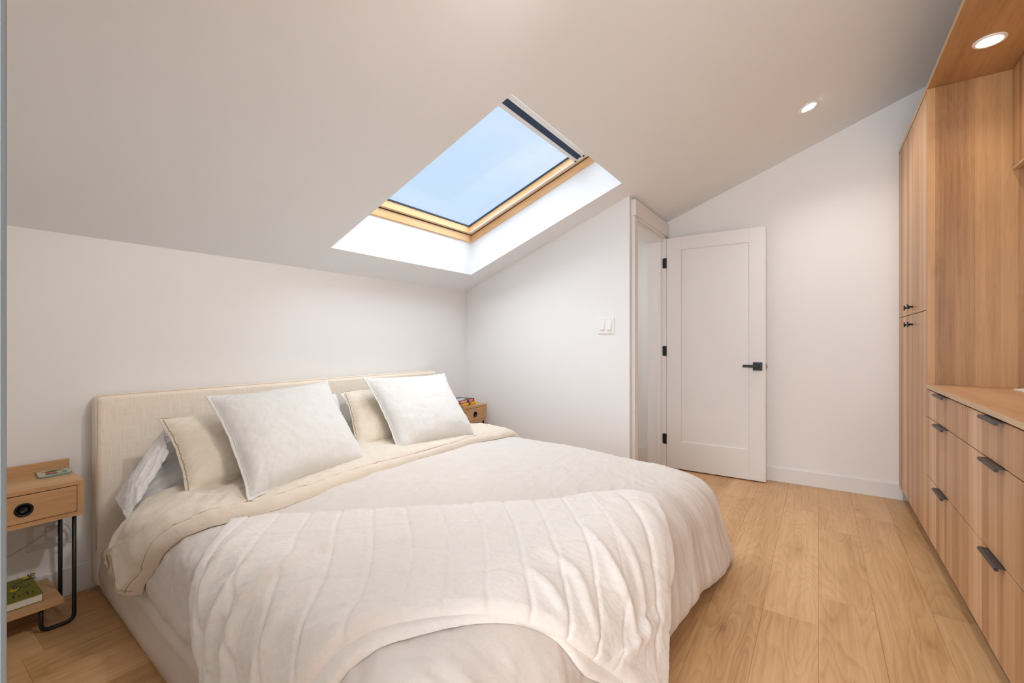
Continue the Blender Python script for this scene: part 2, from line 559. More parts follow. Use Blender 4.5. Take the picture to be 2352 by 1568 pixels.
# ------------------------------------------------------------------ room shell
def make_floor():
    rnd = random.Random(5)
    W = 0.195
    verts = []; faces = []; uv = []
    seams = {0: [3.28, 1.889], -1: [3.9, 2.157 + .25, 0.9], -2: [3.35, 1.4], 1: [3.0, 2.165, .95], 2: [3.64, 2.41, 1.1]}
    k0, k1 = -6, 15
    g = 0.0009
    for k in range(k0, k1):
        ya, yb = k * W, (k + 1) * W
        if k in (-1,): cuts = [3.28, 2.403]
        elif k == 0: cuts = [3.58, 2.165]
        elif k == 1: cuts = [3.95, 2.165 + .0, 0.9]
        elif k == 2: cuts = [3.64, 2.41, 1.2]
        elif k == -2: cuts = [3.64, 1.889]
        else:
            s = rnd.uniform(0, 1.3); cuts = [4.2 - s - 1.3 * i for i in range(5)]
        cuts = [4.9] + sorted([c for c in cuts if c > -2.3], reverse=True)
        while cuts[-1] > -1.2: cuts.append(cuts[-1] - 1.28)
        cuts.append(-2.5) if cuts[-1] > -2.5 else None
        for a, b_ in zip(cuts[:-1], cuts[1:]):
            x1, x0 = a, b_
            i = len(verts)
            # plank with tiny chamfered edge
            P = [(x0 + g, ya + g), (x1 - g, ya + g), (x1 - g, yb - g), (x0 + g, yb - g)]
            Q = [(x0, ya), (x1, ya), (x1, yb), (x0, yb)]
            ou, ov = float(rnd.randrange(1, 400)), rnd.uniform(0, 40)
            for (x, y) in P: verts.append((x, y, 0.0)); uv.append((y - ya + ou, x + ov))
            for (x, y) in Q: verts.append((x, y, -0.0016)); uv.append((y - ya + ou, x + ov))
            faces.append((i, i + 1, i + 2, i + 3))
            for e in range(4):
                faces.append((i + e, i + 4 + e, i + 4 + (e + 1) % 4, i + (e + 1) % 4))
    o = mesh_obj('floor', verts, faces, M['floor'], uvs=uv)
    tag(o, kind='structure', label='light oak plank floor')
    b = box('subfloor', -2.5, 4.9, -1.3, 3.0, -0.12, -0.004, M['kick'], o)
    return o


make_floor()

# walls
w = box('wall_left', -2.4, 5.3, YA, YA + 0.12, 0, ceil_z(YA) + 0.35, M['wall']); tag(w, kind='structure', label='white wall behind the headboard')
yy1, yy0 = YA, YD
w = prism('wall_middle', [(YD, 0), (YA, 0), (YA, ceil_z(YA) + .1), (YD, ceil_z(YD) + .1)], 'x', XB, XB + 0.10, M['wall'])
tag(w, kind='structure', label='white wall with the light switch')
# wall with the doorway
bm = bmesh.new()
OX0, OX1, OZ = 3.372, 4.094, 2.06
add_box(bm, XB + .1005, OX0, YD + .0005, YD + 0.12, 0, ceil_z(YD) + .05)
add_box(bm, OX1, XC - .0025, YD, YD + 0.12, 0, ceil_z(YD) + .05)
add_box(bm, OX0, OX1, YD, YD + 0.12, OZ, ceil_z(YD) + .05)
w = bm_obj('wall_doorway', bm, M['wall']); tag(w, kind='structure', label='white wall around the open doorway')
w = prism('wall_far', [(YR, 0), (YD + .05, 0), (YD + .05, ceil_z(YD) + .1), (YR, ceil_z(YR) + .1)], 'x', XC, XC + 0.1, M['wall'])
tag(w, kind='structure', label='white wall behind the open door')
w = box('wall_right', -2.4, XC + .1, YR - .1, YR, 0, ceil_z(YR) + .1, M['wall']); tag(w, kind='structure', label='wall behind the built-in cabinets')
# little passage beyond the doorway
w = box('wall_passage', XC - .002, XC + .1, YD + .055, YA, 0, 2.25, M['wall']); tag(w, kind='structure', label='white passage wall seen through the doorway')
b = box('baseboard_passage', XC - .016, XC - .002, YD + .125, YA - .01, 0, .125, M['trim']); tag(b, kind='structure', label='baseboard of the passage')

# wall next to the camera, its casing edge shows at the left of the photograph
w = prism('wall_near', [(.47, 0), (YA, 0), (YA, ceil_z(YA) + .1), (.47, ceil_z(.47) + .1)], 'x', -0.08, 0.035, M['wall'])
tag(w, kind='structure', label='wall ending beside the camera')
t = box('trim_near', -0.085, 0.0565, .452, .4695, 0, ceil_z(.45) + .02, M['jamb'], bev=0.003); tag(t, kind='structure', label='shade-tinted white door jamb at the left edge')
# landing behind the camera with an unseen opening added behind the fill panel
bm = bmesh.new()
add_box(bm, -2.5, -2.4, YR - .1, -1.0, 0, 3.3); add_box(bm, -2.5, -2.4, 0.9, YA + .1, 0, 3.3)
add_box(bm, -2.5, -2.4, -1.0, 0.9, 0, .4); add_box(bm, -2.5, -2.4, -1.0, 0.9, 2.5, 3.3)
w = bm_obj('wall_front', bm, M['wall']); tag(w, kind='structure', label='landing wall behind the camera')

# ceiling with the roof-window shaft
SX0, SX1, SY0, SY1 = 1.655, 3.015, 1.135, 2.500
SD = 0.275    # vertical depth of shaft


def make_ceiling():
    xs = [-2.5, SX0, SX1, 5.3]; ys = [YR - .15, SY0, SY1, YA + .15]
    v = []; f = []

    def q(pts):
        i = len(v); v.extend(pts); f.append(tuple(range(i, i + 4)))
    for i in range(3):
        for j in range(3):
            if i == 1 and j == 1: continue
            a, b, c, d = xs[i], xs[i + 1], ys[j], ys[j + 1]
            q([(a, c, ceil_z(c)), (a, d, ceil_z(d)), (b, d, ceil_z(d)), (b, c, ceil_z(c))])
            q([(a, c, ceil_z(c) + .62), (b, c, ceil_z(c) + .62), (b, d, ceil_z(d) + .62), (a, d, ceil_z(d) + .62)]) if False else None
    T = SD + .1155
    for (a, b, c, d) in ((SX0, SX0, SY0, SY1), (SX1, SX1, SY0, SY1)):
        q([(a, c, ceil_z(c)), (a, d, ceil_z(d)), (a, d, ceil_z(d) + T), (a, c, ceil_z(c) + T)])
    for yv in (SY0, SY1):
        q([(SX0, yv, ceil_z(yv)), (SX1, yv, ceil_z(yv)), (SX1, yv, ceil_z(yv) + T), (SX0, yv, ceil_z(yv) + T)])
    # roof deck above
    T2 = T
    for i in range(3):
        for j in range(3):
            if i == 1 and j == 1: continue
            a, b, c, d = xs[i], xs[i + 1], ys[j], ys[j + 1]
            q([(a, c, ceil_z(c) + T2), (b, c, ceil_z(c) + T2), (b, d, ceil_z(d) + T2), (a, d, ceil_z(d) + T2)])
    # outer rim
    a, b, c, d = xs[0], xs[3], ys[0], ys[3]
    q([(a, c, ceil_z(c)), (b, c, ceil_z(c)), (b, c, ceil_z(c) + T), (a, c, ceil_z(c) + T)])
    q([(a, d, ceil_z(d)), (a, d, ceil_z(d) + T), (b, d, ceil_z(d) + T), (b, d, ceil_z(d))])
    for xx in (a, b):
        q([(xx, c, ceil_z(c)), (xx, d, ceil_z(d)), (xx, d, ceil_z(d) + T), (xx, c, ceil_z(c) + T)])
    bm = bmesh.new()
    vv = [bm.verts.new(p) for p in v]
    for ff in f: bm.faces.new([vv[i] for i in ff])
    bmesh.ops.remove_doubles(bm, verts=bm.verts, dist=1e-5)
    o = bm_obj('ceiling', bm, M['ceil'])
    tag(o, kind='structure', label='sloping white ceiling')


make_ceiling()

# baseboards
b = box('baseboard_far', XC - .014, XC, -0.5, YD - .01, 0, .112, M['trim'], bev=0.003); tag(b, kind='structure', label='white baseboard under the far wall')
b = box('baseboard_left', 0.035, XB, YA - .014, YA, 0, .125, M['trim'], bev=0.003); tag(b, kind='structure', label='white baseboard behind the nightstands')
b = box('baseboard_middle', XB - .014, XB, YD + .0, YA - .015, 0, .125, M['trim'], bev=0.003); tag(b, kind='structure', label='white baseboard behind the bed')

# door casing
t = empty('trim_door', (3.3, YD, 0), label='white moulded casing round the doorway', kind='structure')
CF = YD - .028
box('casing_side', 3.306, OX0 + .004, CF, YD, 0, 2.085, M['trim'], t, bev=0.003)
box('casing_side', OX1 - .0, XC - .002, CF + .004, YD, 0, 2.085, M['trim'], t, bev=0.003)
box('casing_head', 3.30, XC - .001, CF - .010, YD, 2.085, 2.205, M['trim'], t, bev=0.003)
box('casing_bead', OX0 - .03, OX1 + .004, CF - .002, YD, 2.062, 2.086, M['trim'], t, bev=0.005)
box('casing_cove', OX0 - .0, OX1 + .0, CF + .010, YD + .02, 2.040, 2.063, M['trim'], t, bev=0.005)
# jamb lining
box('jamb', OX0, OX0 + .018, YD - .02, YD + .125, 0, 2.045, M['trim'], t)
box('jamb', OX1 - .006, OX1 + .012, YD - .045, YD + .125, 0, 2.055, M['trim'], t)
box('jamb_head', OX0, OX1, YD - .02, YD + .125, 2.03, 2.06, M['trim'], t)
box('door_stop', OX1 - .020, OX1 - .006, YD + .0, YD + .035, 0, 2.03, M['trim'], t, bev=0.002)
box('door_stop', OX0 + .018, OX0 + .03, YD + .03, YD + .065, 0, 2.03, M['trim'], t, bev=0.002)

# ------------------------------------------------------------------ door leaf
DX = 4.088
d = empty('door_1', (DX, 1.123, 0.01), label='open white single-panel door leaf', kind='structure')
D0, D1 = .347, 1.123
bm = bmesh.new()
z0, z1 = .010, 2.055
py0, py1, pz0, pz1 = .467, .999, .252, 1.943
T = .036
add_box(bm, DX, DX + T, D0, py0, z0, z1, 0.0015, 1)
add_box(bm, DX, DX + T, py1, D1, z0, z1, 0.0015, 1)
add_box(bm, DX, DX + T, py0, py1, z0, pz0)
add_box(bm, DX, DX + T, py0, py1, pz1, z1)
bm_obj('stile_frame', bm, M['door'], d)
# recessed panel with a sloped inner edge
bm = bmesh.new()
s = .012
for xx, sg in ((DX, 1), (DX + T, -1)):
    o4 = [(xx, py0, pz0), (xx, py1, pz0), (xx, py1, pz1), (xx, py0, pz1)]
    i4 = [(xx + sg * .010, py0 + s * .3, pz0 + s * .3), (xx + sg * .010, py1 - s * .3, pz0 + s * .3), (xx + sg * .010, py1 - s * .3, pz1 - s * .3), (xx + sg * .010, py0 + s * .3, pz1 - s * .3)]
    vo = [bm.verts.new(p) for p in o4]; vi = [bm.verts.new(p) for p in i4]
    bm.faces.new(vi)
    for k in range(4): bm.faces.new((vo[k], vo[(k + 1) % 4], vi[(k + 1) % 4], vi[k]))
bm_obj('door_panel', bm, M['door'], d)
hd = empty('door_handle', (0, 0, 0)); hd.parent = d; hd['label'] = 'black square lever handle'
hd.parent = d
hd.location = (0, 0, 0)
bm = bmesh.new()
add_box(bm, DX - .010, DX, .371, .437, .900, .966, 0.001, 1)
add_box(bm, DX - .045, DX - .010, .392, .414, .922, .944, 0.001, 1)
add_box(bm, DX - .056, DX - .044, .392, .506, .924, .946, 0.001, 1)
h1 = bm_obj('lever', bm, M['black'], hd)
box('latch_bolt', DX + .010, DX + .026, .336, .347, .922, .942, M['brass'], d)
box('latch_plate', DX + .006, DX + .030, .3455, .3475, .905, .960, M['black'], d)
for zc in (1.835, 1.049, .263):
    bm = bmesh.new()
    # rounded leaf on the jamb
    pts = []
    ya, yb, r = 1.129, 1.158, .009
    for (cx, cz, a0) in ((yb - r, zc + .045 - r, 0), (ya, zc + .045, None), (ya, zc - .045, None), (yb - r, zc - .045 + r, -90)):
        if a0 is None: pts.append((cx, cz)); continue
        for k in range(5):
            a = math.radians(a0 + 90 * (k / 4)) if a0 == 0 else math.radians(-90 + 90 * k / 4)
            pts.append((cx + r * math.cos(a), cz + r * math.sin(a)))
    va = [bm.verts.new((DX - .0035, p[0], p[1])) for p in pts]; vb = [bm.verts.new((DX + .002, p[0], p[1])) for p in pts]
    bm.faces.new(va); bm.faces.new(vb[::-1])
    for k in range(len(pts)): bm.faces.new((va[k], vb[k], vb[(k + 1) % len(pts)], va[(k + 1) % len(pts)]))
    add_tube(bm, [(DX - .004, 1.1265, zc - .045), (DX - .004, 1.1265, zc + .045)], .0055, 8)
    bm_obj('hinge', bm, M['black'], d)

# ------------------------------------------------------------------ roof window
def roofbox(bm, x0, x1, y0, y1, d0, d1):
    """box whose top and bottom follow the roof slope; d = height above the ceiling plane"""
    v = []
    for dd in (d0, d1):
        for (x, y) in ((x0, y0), (x1, y0), (x1, y1), (x0, y1)):
            v.append(bm.verts.new((x, y, ceil_z(y) + dd)))
    for f in ((0, 3, 2, 1), (4, 5, 6, 7), (0, 1, 5, 4), (1, 2, 6, 5), (2, 3, 7, 6), (3, 0, 4, 7)):
        bm.faces.new([v[i] for i in f])


win = empty('window_1', ((SX0 + SX1) / 2, (SY0 + SY1) / 2, ceil_z((SY0 + SY1) / 2) + SD), label='pine-framed roof window in the sloping ceiling', kind='structure')


def frame_ring(name_a, inset0, inset1, d0, d1, mx, my, parent):
    a0, a1, b0, b1 = SX0 + inset0, SX1 - inset0, SY0 + inset0, SY1 - inset0
    w = inset1 - inset0
    for nm, args, mt in (('side', (a0, a0 + w, b0, b1), my), ('side', (a1 - w, a1, b0, b1), my), ('rail', (a0 + w, a1 - w, b0, b0 + w), mx), ('rail', (a0 + w, a1 - w, b1 - w, b1), mx)):
        bm = bmesh.new(); roofbox(bm, *args, d0, d1)
        bm_obj(name_a + '_' + nm, bm, mt, parent)


frame_ring('frame', 0.001, 0.014, SD, .3285, M['pinex'], M['pine'], win)
frame_ring('seal', 0.002, 0.020, .3285, .333, M['gasket'], M['gasket'], win)
# sash: wide stiles at the sides, narrower rails at the foot and head
GXI, GYI = .070, .036
for nm, args, mt in (('sash_side', (SX0 + .007, SX0 + GXI, SY0 + .007, SY1 - .007), M['pine']), ('sash_side', (SX1 - GXI, SX1 - .007, SY0 + .007, SY1 - .007), M['pine']),
                     ('sash_rail', (SX0 + GXI, SX1 - GXI, SY0 + .007, SY0 + .05), M['pinex']), ('sash_rail', (SX0 + GXI, SX1 - GXI, SY1 - GYI, SY1 - .007), M['pinex'])):
    bm = bmesh.new(); roofbox(bm, *args, .333, .3915); bm_obj(nm, bm, mt, win)
for args in ((SX0 + GXI, SX0 + GXI + .010, SY0 + .05, SY1 - GYI), (SX1 - GXI - .010, SX1 - GXI, SY0 + .05, SY1 - GYI), (SX0 + GXI, SX1 - GXI, SY0 + .05, SY0 + .056), (SX0 + GXI, SX1 - GXI, SY1 - GYI - .006, SY1 - GYI)):
    bm = bmesh.new(); roofbox(bm, *args, .382, .392); bm_obj('glazing_gasket', bm, M['gasket'], win)
bm = bmesh.new(); roofbox(bm, SX0 + GXI, SX1 - GXI, SY0 + .05, SY1 - GYI, .387, .391)
bm_obj('pane', bm, M['glass'], win)
# pleated blind parked between two bars, sliding in slim side rails
bl = empty('roller_blind', (0, 0, 0)); bl.parent = win
bl['label'] = 'folded navy blind between white bars'
for (xa, xb2) in ((SX1 - GXI - .001, SX1 - GXI + .022), (SX0 + GXI - .022, SX0 + GXI + .001)):
    bm = bmesh.new(); roofbox(bm, xa, xb2, SY0 + .02, SY1 - GYI - .01, .3285, .336); bm_obj('side_rail', bm, M['white_rail'], bl)
BX0, BX1 = SX0 + GXI - .001, SX1 - GXI + .003
bm = bmesh.new(); roofbox(bm, BX0, BX1, 1.380, 1.395, .333, .352); roofbox(bm, BX0, BX1, 1.3965, 1.408, .331, .350); bm_obj('upper_bar', bm, M['white_rail'], bl)
bm = bmesh.new(); roofbox(bm, BX0 + .004, BX1 - .004, 1.407, 1.450, .334, .350); bm_obj('blind_cloth', bm, M['navy'], bl)
bm = bmesh.new(); roofbox(bm, BX0, BX1, 1.448, 1.459, .331, .350); roofbox(bm, BX0, BX1, 1.4605, 1.472, .334, .350); bm_obj('lower_bar', bm, M['white_rail'], bl)
for yy in (1.395, 1.460):
    bm = bmesh.new(); roofbox(bm, BX1 - .004, BX1 + .008, yy - .006, yy + .006, .327, .333); bm_obj('bar_clip', bm, M['bronze'], bl)

# ------------------------------------------------------------------ ceiling lamps
def downlight(loc, normal, label, tilt=0.0):
    """thin white trim ring, shallow white baffle, glowing lens"""
    n = Vector(normal).normalized()
    e = empty('ceiling_downlight', loc, label, 'ceiling light', 'recessed downlights')
    q = Vector((0, 0, 1)).rotation_difference(n)

    def lathe(name, prof, mat, parent, seg=40, tiltq=None):
        v = []; f = []
        for (r, z) in prof:
            for k in range(seg):
                a = 2 * math.pi * k / seg
                p = Vector((r * math.cos(a), r * math.sin(a), z))
                if tiltq: p = tiltq @ p
                p = q @ p + Vector(loc)
                v.append(tuple(p))
        for i in range(len(prof) - 1):
            for k in range(seg):
                f.append((i * seg + k, i * seg + (k + 1) % seg, (i + 1) * seg + (k + 1) % seg, (i + 1) * seg + k))
        if prof[-1][0] < .03 or name == 'lens':
            f.append(tuple(range((len(prof) - 1) * seg, len(prof) * seg)))
        return mesh_obj(name, v, f, mat, parent, smooth=False)
    lathe('trim_ring', [(.056, 0.0), (.055, -.004), (.046, -.006), (.040, -.004), (.038, 0.0)], M['plastic'], e)
    tq = Matrix.Rotation(tilt, 3, 'X').to_quaternion() if tilt else None
    lathe('lens', [(.039, -.002), (.036, -.0065), (.020, -.0075)], M['lens'], e, tiltq=tq)
    return e


M['lens'] = emit('lamp_lens', (1.0, 0.90, 0.74), 9.0)
nrm = (0, .385, 1)
downlight((3.487, 0.056, ceil_z(0.056)), nrm, 'round recessed downlight glowing in the sloping white ceiling, above the open door', tilt=math.radians(12))
downlight((2.841, -0.628, 2.470), (0, 0, 1), 'round recessed downlight in the oak soffit over the cabinet niche')

# ------------------------------------------------------------------ light switch
e = empty('light_switch', (XB, 1.356, 1.255), 'white double rocker light switch plate on the wall left of the doorway', 'light switch')
box('switch_plate', XB - .006, XB, 1.290, 1.422, 1.193, 1.318, M['plastic'], e, bev=.002)
for yc in (1.328, 1.384):
    box('rocker_frame', XB - .0075, XB - .005, yc - .019, yc + .019, 1.219, 1.292, M['plastic'], e, bev=.001)
    prism('rocker', [(XB - .0075, 1.223), (XB - .0145, 1.225), (XB - .0085, 1.288), (XB - .0075, 1.289)], 'y', yc - .015, yc + .015, M['plastic'], e, bev=.0006)
for yc in (1.328, 1.384):
    for zc in (1.204, 1.307):
        bm = bmesh.new(); add_tube(bm, [(XB - .0072, yc, zc), (XB - .0055, yc, zc)], .003, 10); bm_obj('screw', bm, M['plastic'], e)

# ------------------------------------------------------------------ built-in cabinets
YC = -.476
YB = YR + .005
G = .002
def knob_t(parent, x, z):
    """small black T-shaped knob"""
    bm = bmesh.new()
    add_tube(bm, [(x, YC - .0005, z), (x, YC + .020, z)], .0055, 14)
    bmesh.ops.create_cone(bm, segments=18, radius1=.0055, radius2=.016, depth=.006, cap_ends=True,
                          matrix=Matrix.Translation((x, YC + .021, z)) @ Matrix.Rotation(-math.pi / 2, 4, 'X'))
    add_tube(bm, [(x, YC + .0235, z), (x, YC + .028, z)], .016, 18)
    return bm_obj('knob', bm, M['black'], parent, False)


tc_ = empty('tall_cabinet', (3.70, -.8, 0), 'tall oak wardrobe cabinet with four doors and black knobs at the far wall', 'cabinet')
bm = bmesh.new()
add_box(bm, 3.203, 3.225, YB, YC, .102, 2.470, .0008, 1)
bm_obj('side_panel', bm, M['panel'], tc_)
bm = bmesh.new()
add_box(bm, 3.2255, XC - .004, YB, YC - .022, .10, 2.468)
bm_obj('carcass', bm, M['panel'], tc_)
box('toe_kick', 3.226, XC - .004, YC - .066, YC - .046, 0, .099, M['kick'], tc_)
for (a, b_) in ((3.226, 3.712), (3.712, XC - .004)):
    for (za, zb) in ((.104, 1.300), (1.300, 2.468)):
        dd = box('cabinet_door', a + G, b_ - G, YC - .020, YC, za + G, zb - G, M['cab'], tc_, bev=.0008, seg=1)
        kx = 3.640 if a < 3.5 else 3.770
        knob_t(dd, kx, 1.346 if za > 1 else 1.238)

du = []
cols = [(2.454, 3.2015), (1.706, 2.454), (0.958, 1.706), (0.21, 0.958)]
rows = [(.104, .426), (.426, .735), (.735, .880)]


def pull(parent, xc, z, hw=.087):
    """black edge pull: flat lip with a rolled front"""
    prof = [(YC - .016, z + .0012), (YC + .019, z + .0012), (YC + .0235, z - .0005), (YC + .0255, z - .005), (YC + .0235, z - .0095), (YC + .019, z - .0105), (YC + .015, z - .0085), (YC + .0135, z - .004), (YC + .015, z - .0012), (YC - .016, z - .0012)]
    return prism('pull_handle', prof, 'x', xc - hw, xc + hw, M['bronze'], parent)


for ci, (xa, xb_) in enumerate(cols):
    lab = ['oak drawer unit of three drawers, the one beside the tall cabinet',
           'oak drawer unit of three drawers, nearest the camera in the right corner',
           'oak drawer unit under the worktop, outside the right edge of the picture',
           'oak drawer unit under the worktop, beside the camera'][ci]
    e = empty('drawer_cabinet', ((xa + xb_) / 2, -.8, 0), lab, 'cabinet', 'drawer units under the worktop')
    box('carcass', xa + .001, xb_ - .001, YB, YC - .022, .10, .884, M['panel'], e)
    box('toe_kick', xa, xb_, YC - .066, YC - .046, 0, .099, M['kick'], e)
    for (za, zb) in rows:
        dr = box('drawer_front', xa + G, xb_ - G, YC - .020, YC, za + G, zb - G, M['cab'], e, bev=.0008, seg=1)
        pull(dr, (xa + xb_) / 2 + .012, zb - .001, .090)
wt = box('worktop', 0.21, 3.2025, YB, YC + .004, .885, .905, M['top'], bev=.0008, seg=1)
tag(wt, 'light oak worktop running over the drawer units', 'worktop')
# front edge band of the worktop
eb = box('edge_band', 0.21, 3.2025, YC + .0041, YC + .0055, .8855, .9045, M['edge'], wt)
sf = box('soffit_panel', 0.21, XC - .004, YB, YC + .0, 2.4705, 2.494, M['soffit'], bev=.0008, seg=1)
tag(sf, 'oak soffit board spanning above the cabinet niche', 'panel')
box('edge_band', 0.21, XC - .004, YC + .0002, YC + .0018, 2.471, 2.4935, M['edge'], sf)
# upper cabinet hung on the back of the niche
uc = empty('hanging_cabinet', (2.7, -.95, 2.0), 'oak upper cabinet hanging under the soffit at the right edge', 'cabinet')
box('carcass', 1.70, 3.199, YB + .006, -.808, 2.000, 2.468, M['panel'], uc)
for xa in (1.70, 2.45):
    box('cabinet_door', xa + G, xa + .749 - G, -.806, -.786, 1.990, 2.466, M['cab'], uc, bev=.0008, seg=1)
box('underside_trim', 1.70, 3.199, -.806, -.786, 1.974, 1.988, M['edge'], uc)
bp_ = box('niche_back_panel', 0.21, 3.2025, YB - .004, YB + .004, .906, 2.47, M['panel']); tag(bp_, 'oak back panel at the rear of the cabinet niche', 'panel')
# filler wall above the cabinets stays open to the ceiling
# thin booklets on the worktop
e = empty('notepad', (2.98, -.80, .905), 'thin white-covered notepad lying on the oak worktop at the right edge', 'notepad')
M['paper'] = paint('paper', (0.80, 0.80, 0.78), 0.7, 0.0)
M['mint'] = paint('pale_green_cover', (0.55, 0.66, 0.60), 0.5, 0.0)
box('cover', 2.88, 3.06, -.865, -.752, .9053, .9073, M['mint'], e)
box('page_block', 2.881, 3.055, -.864, -.754, .9073, .9115, M['paper'], e)
e.location = (2.97, -.81, .905)
for ch in e.children: ch.location = (Vector((2.98, -.80, .905)) - Vector(e.location))
pn_ = box('notecard', 2.90, 3.035, -.86, -.772, .9118, .9150, M['paper']); tag(pn_, 'small white card lying on top of the notepad on the worktop', 'card')

# ------------------------------------------------------------------ nightstands
def nightstand(x0, x1, y0, y1, zb, zt, label, hole_x, raised):
    e = empty('nightstand', ((x0 + x1) / 2, (y0 + y1) / 2, 0), label, 'nightstand', 'oak nightstands')
    th = .017
    box('tabletop', x0, x1, y0, y1, zt - th, zt, M['ns'], e, bev=.0008, seg=1)
    for (a, b_) in ((x0 + .0005, x0 + .021), (x1 - .021, x1 - .0005)):
        box('side_panel', a, b_, y0 + .001, y1, zb, zt - th, M['nsz'], e, bev=.0006, seg=1)
    box('bottom_panel', x0 + .021, x1 - .021, y0 + .002, y1, zb, zb + .017, M['ns'], e)
    box('back_board', x0 + .021, x1 - .021, y1 - .012, y1, zb + .017, zt - th, M['ns'], e)
    # drawer with a round recessed grip: front built as a ring around the hole
    dz0, dz1 = zb + .0195, zt - th - .003
    dx0, dx1 = x0 + .0225, x1 - .0225
    cx, cz, r = hole_x, (dz0 + dz1) / 2 - .003, .0215
    seg = 48
    outer = []; inner = []
    for k in range(seg):
        a = 2 * math.pi * k / seg
        c, s_ = math.cos(a), math.sin(a)
        t = min(((dx1 - cx) / c) if c > 1e-9 else 1e9, ((dx0 - cx) / c) if c < -1e-9 else 1e9, ((dz1 - cz) / s_) if s_ > 1e-9 else 1e9, ((dz0 - cz) / s_) if s_ < -1e-9 else 1e9)
        outer.append((cx + c * t, cz + s_ * t)); inner.append((cx + c * r, cz + s_ * r))
    # snap nearest outer points to the corners
    for (qx, qz) in ((dx0, dz0), (dx1, dz0), (dx1, dz1), (dx0, dz1)):
        k = min(range(seg), key=lambda i: (outer[i][0] - qx) ** 2 + (outer[i][1] - qz) ** 2)
        outer[k] = (qx, qz)
    v = []; f = []
    for yy in (y0 + .001, y0 + .017):
        for p in outer: v.append((p[0], yy, p[1]))
        for p in inner: v.append((p[0], yy, p[1]))
    n2 = 2 * seg
    for k in range(seg):
        j = (k + 1) % seg
        f.append((k, j, seg + j, seg + k))
        f.append((n2 + k, n2 + seg + k, n2 + seg + j, n2 + j))
        f.append((k, n2 + k, n2 + j, j))
        f.append((seg + k, seg + j, n2 + seg + j, n2 + seg + k))
    dr = mesh_obj('drawer_front', v, f, M['ns'], e)
    bm = bmesh.new()
    ring = [(r + .0045, .0), (r + .003, -.0035), (r - .001, -.003), (r - .004, .002), (r - .005, .014), (.0, .015)]
    prev = None
    for (rr_, yo) in ring:
        vs = [bm.verts.new((cx + rr_ * math.cos(2 * math.pi * k / 32), y0 + .001 + yo, cz + rr_ * math.sin(2 * math.pi * k / 32))) for k in range(32)] if rr_ > 0 else [bm.verts.new((cx, y0 + .001 + yo, cz))]
        if prev is not None:
            if len(vs) == 1:
                for k in range(32): bm.faces.new((prev[k], prev[(k + 1) % 32], vs[0]))
            else:
                for k in range(32): bm.faces.new((prev[k], prev[(k + 1) % 32], vs[(k + 1) % 32], vs[k]))
        prev = vs
    bm_obj('grip_cup', bm, M['black_gloss'], dr, True)
    # frames of bent black tube, front and back
    zs = .112
    sx = x1 - .058
    for yy in (y0 + .022, y1 - .030):
        pr = arc_path([(x1 - .026, yy, zb), (x1 - .026, yy, .0075), (x1 - .120, yy, .0075), (x1 - .120, yy, zs - .015)], .028)
        tube('leg_frame', pr, .0072, M['black'], e)
        pl = arc_path([(x0 + .026, yy, zb), (x0 + .026, yy, .0075), (x0 + .120, yy, .0075), (x0 + .120, yy, zs - .015)], .028)
        tube('leg_frame', pl, .0072, M['black'], e)
    box('lower_shelf', x0 + .058, x1 - .058, y0 + .001, y1 + .008, zs - .0155, zs, M['ns'], e, bev=.0006, seg=1)
    if raised == 'back':
        box('raised_back', x0, x1 + .008, y1 - .002, y1 + .014, zt - th, zt + .042, M['ns'], e, bev=.0006, seg=1)
    else:
        box('raised_side', x0 - .015, x0 - .0002, y0 - .0, y1, zb, zt + .024, M['nsz'], e, bev=.0006, seg=1)
    return e


M['black_gloss'] = metal('glossy_black', (0.008, 0.008, 0.008), 0.15, 0.2)
nightstand(.180, .517, 2.464, 2.738, .4305, .572, 'oak nightstand with drawer and black tube legs at the left, left of the headboard', .349, 'back')
nightstand(2.885, 3.195, 2.464, 2.738, .4305, .575, 'small oak nightstand in the far corner, right of the headboard', 3.030, 'side')

# painted tile on the left nightstand
def onz(u, v, z):
    f = 1027.; c_, s_ = math.cos(TH), math.sin(TH)
    X = f * c_ + (u - 1176) * s_; Y = f * s_ - (u - 1176) * c_; Z = 785. - v
    t = (z - CAMH) / Z
    return (X * t, Y * t)


e = empty('painted_tile', (.43, 2.66, .572), 'flat rectangular painted tile with rounded corners lying on the left nightstand', 'tile')
a = onz(89, 1098, .578); b_ = onz(167, 1083, .578); c_ = onz(157, 1072, .578); d_ = onz(80, 1084, .578)
M['tile'] = paint('cream_tile', (0.52, 0.47, 0.35), 0.3, 0.0, 0.5)
M['tile_edge'] = paint('tile_rim', (0.20, 0.28, 0.22), 0.4, 0.0)
bm = bmesh.new()
vb = [bm.verts.new((p[0], p[1], .5722)) for p in (a, b_, c_, d_)]; vt = [bm.verts.new((p[0], p[1], .5782)) for p in (a, b_, c_, d_)]
bm.faces.new(vb[::-1]); bm.faces.new(vt)
for k in range(4): bm.faces.new((vb[k], vb[(k + 1) % 4], vt[(k + 1) % 4], vt[k]))
vert = [ed for ed in bm.edges if abs(ed.verts[0].co.z - ed.verts[1].co.z) > .003]
bmesh.ops.bevel(bm, geom=vert, offset=.008, segments=4, affect='EDGES')
bm_obj('rim', bm, M['tile_edge'], e)


def in_quad(s, t, A, B, C_, D):
    return tuple((1 - s) * (1 - t) * A[i] + s * (1 - t) * B[i] + s * t * C_[i] + (1 - s) * t * D[i] for i in range(2))


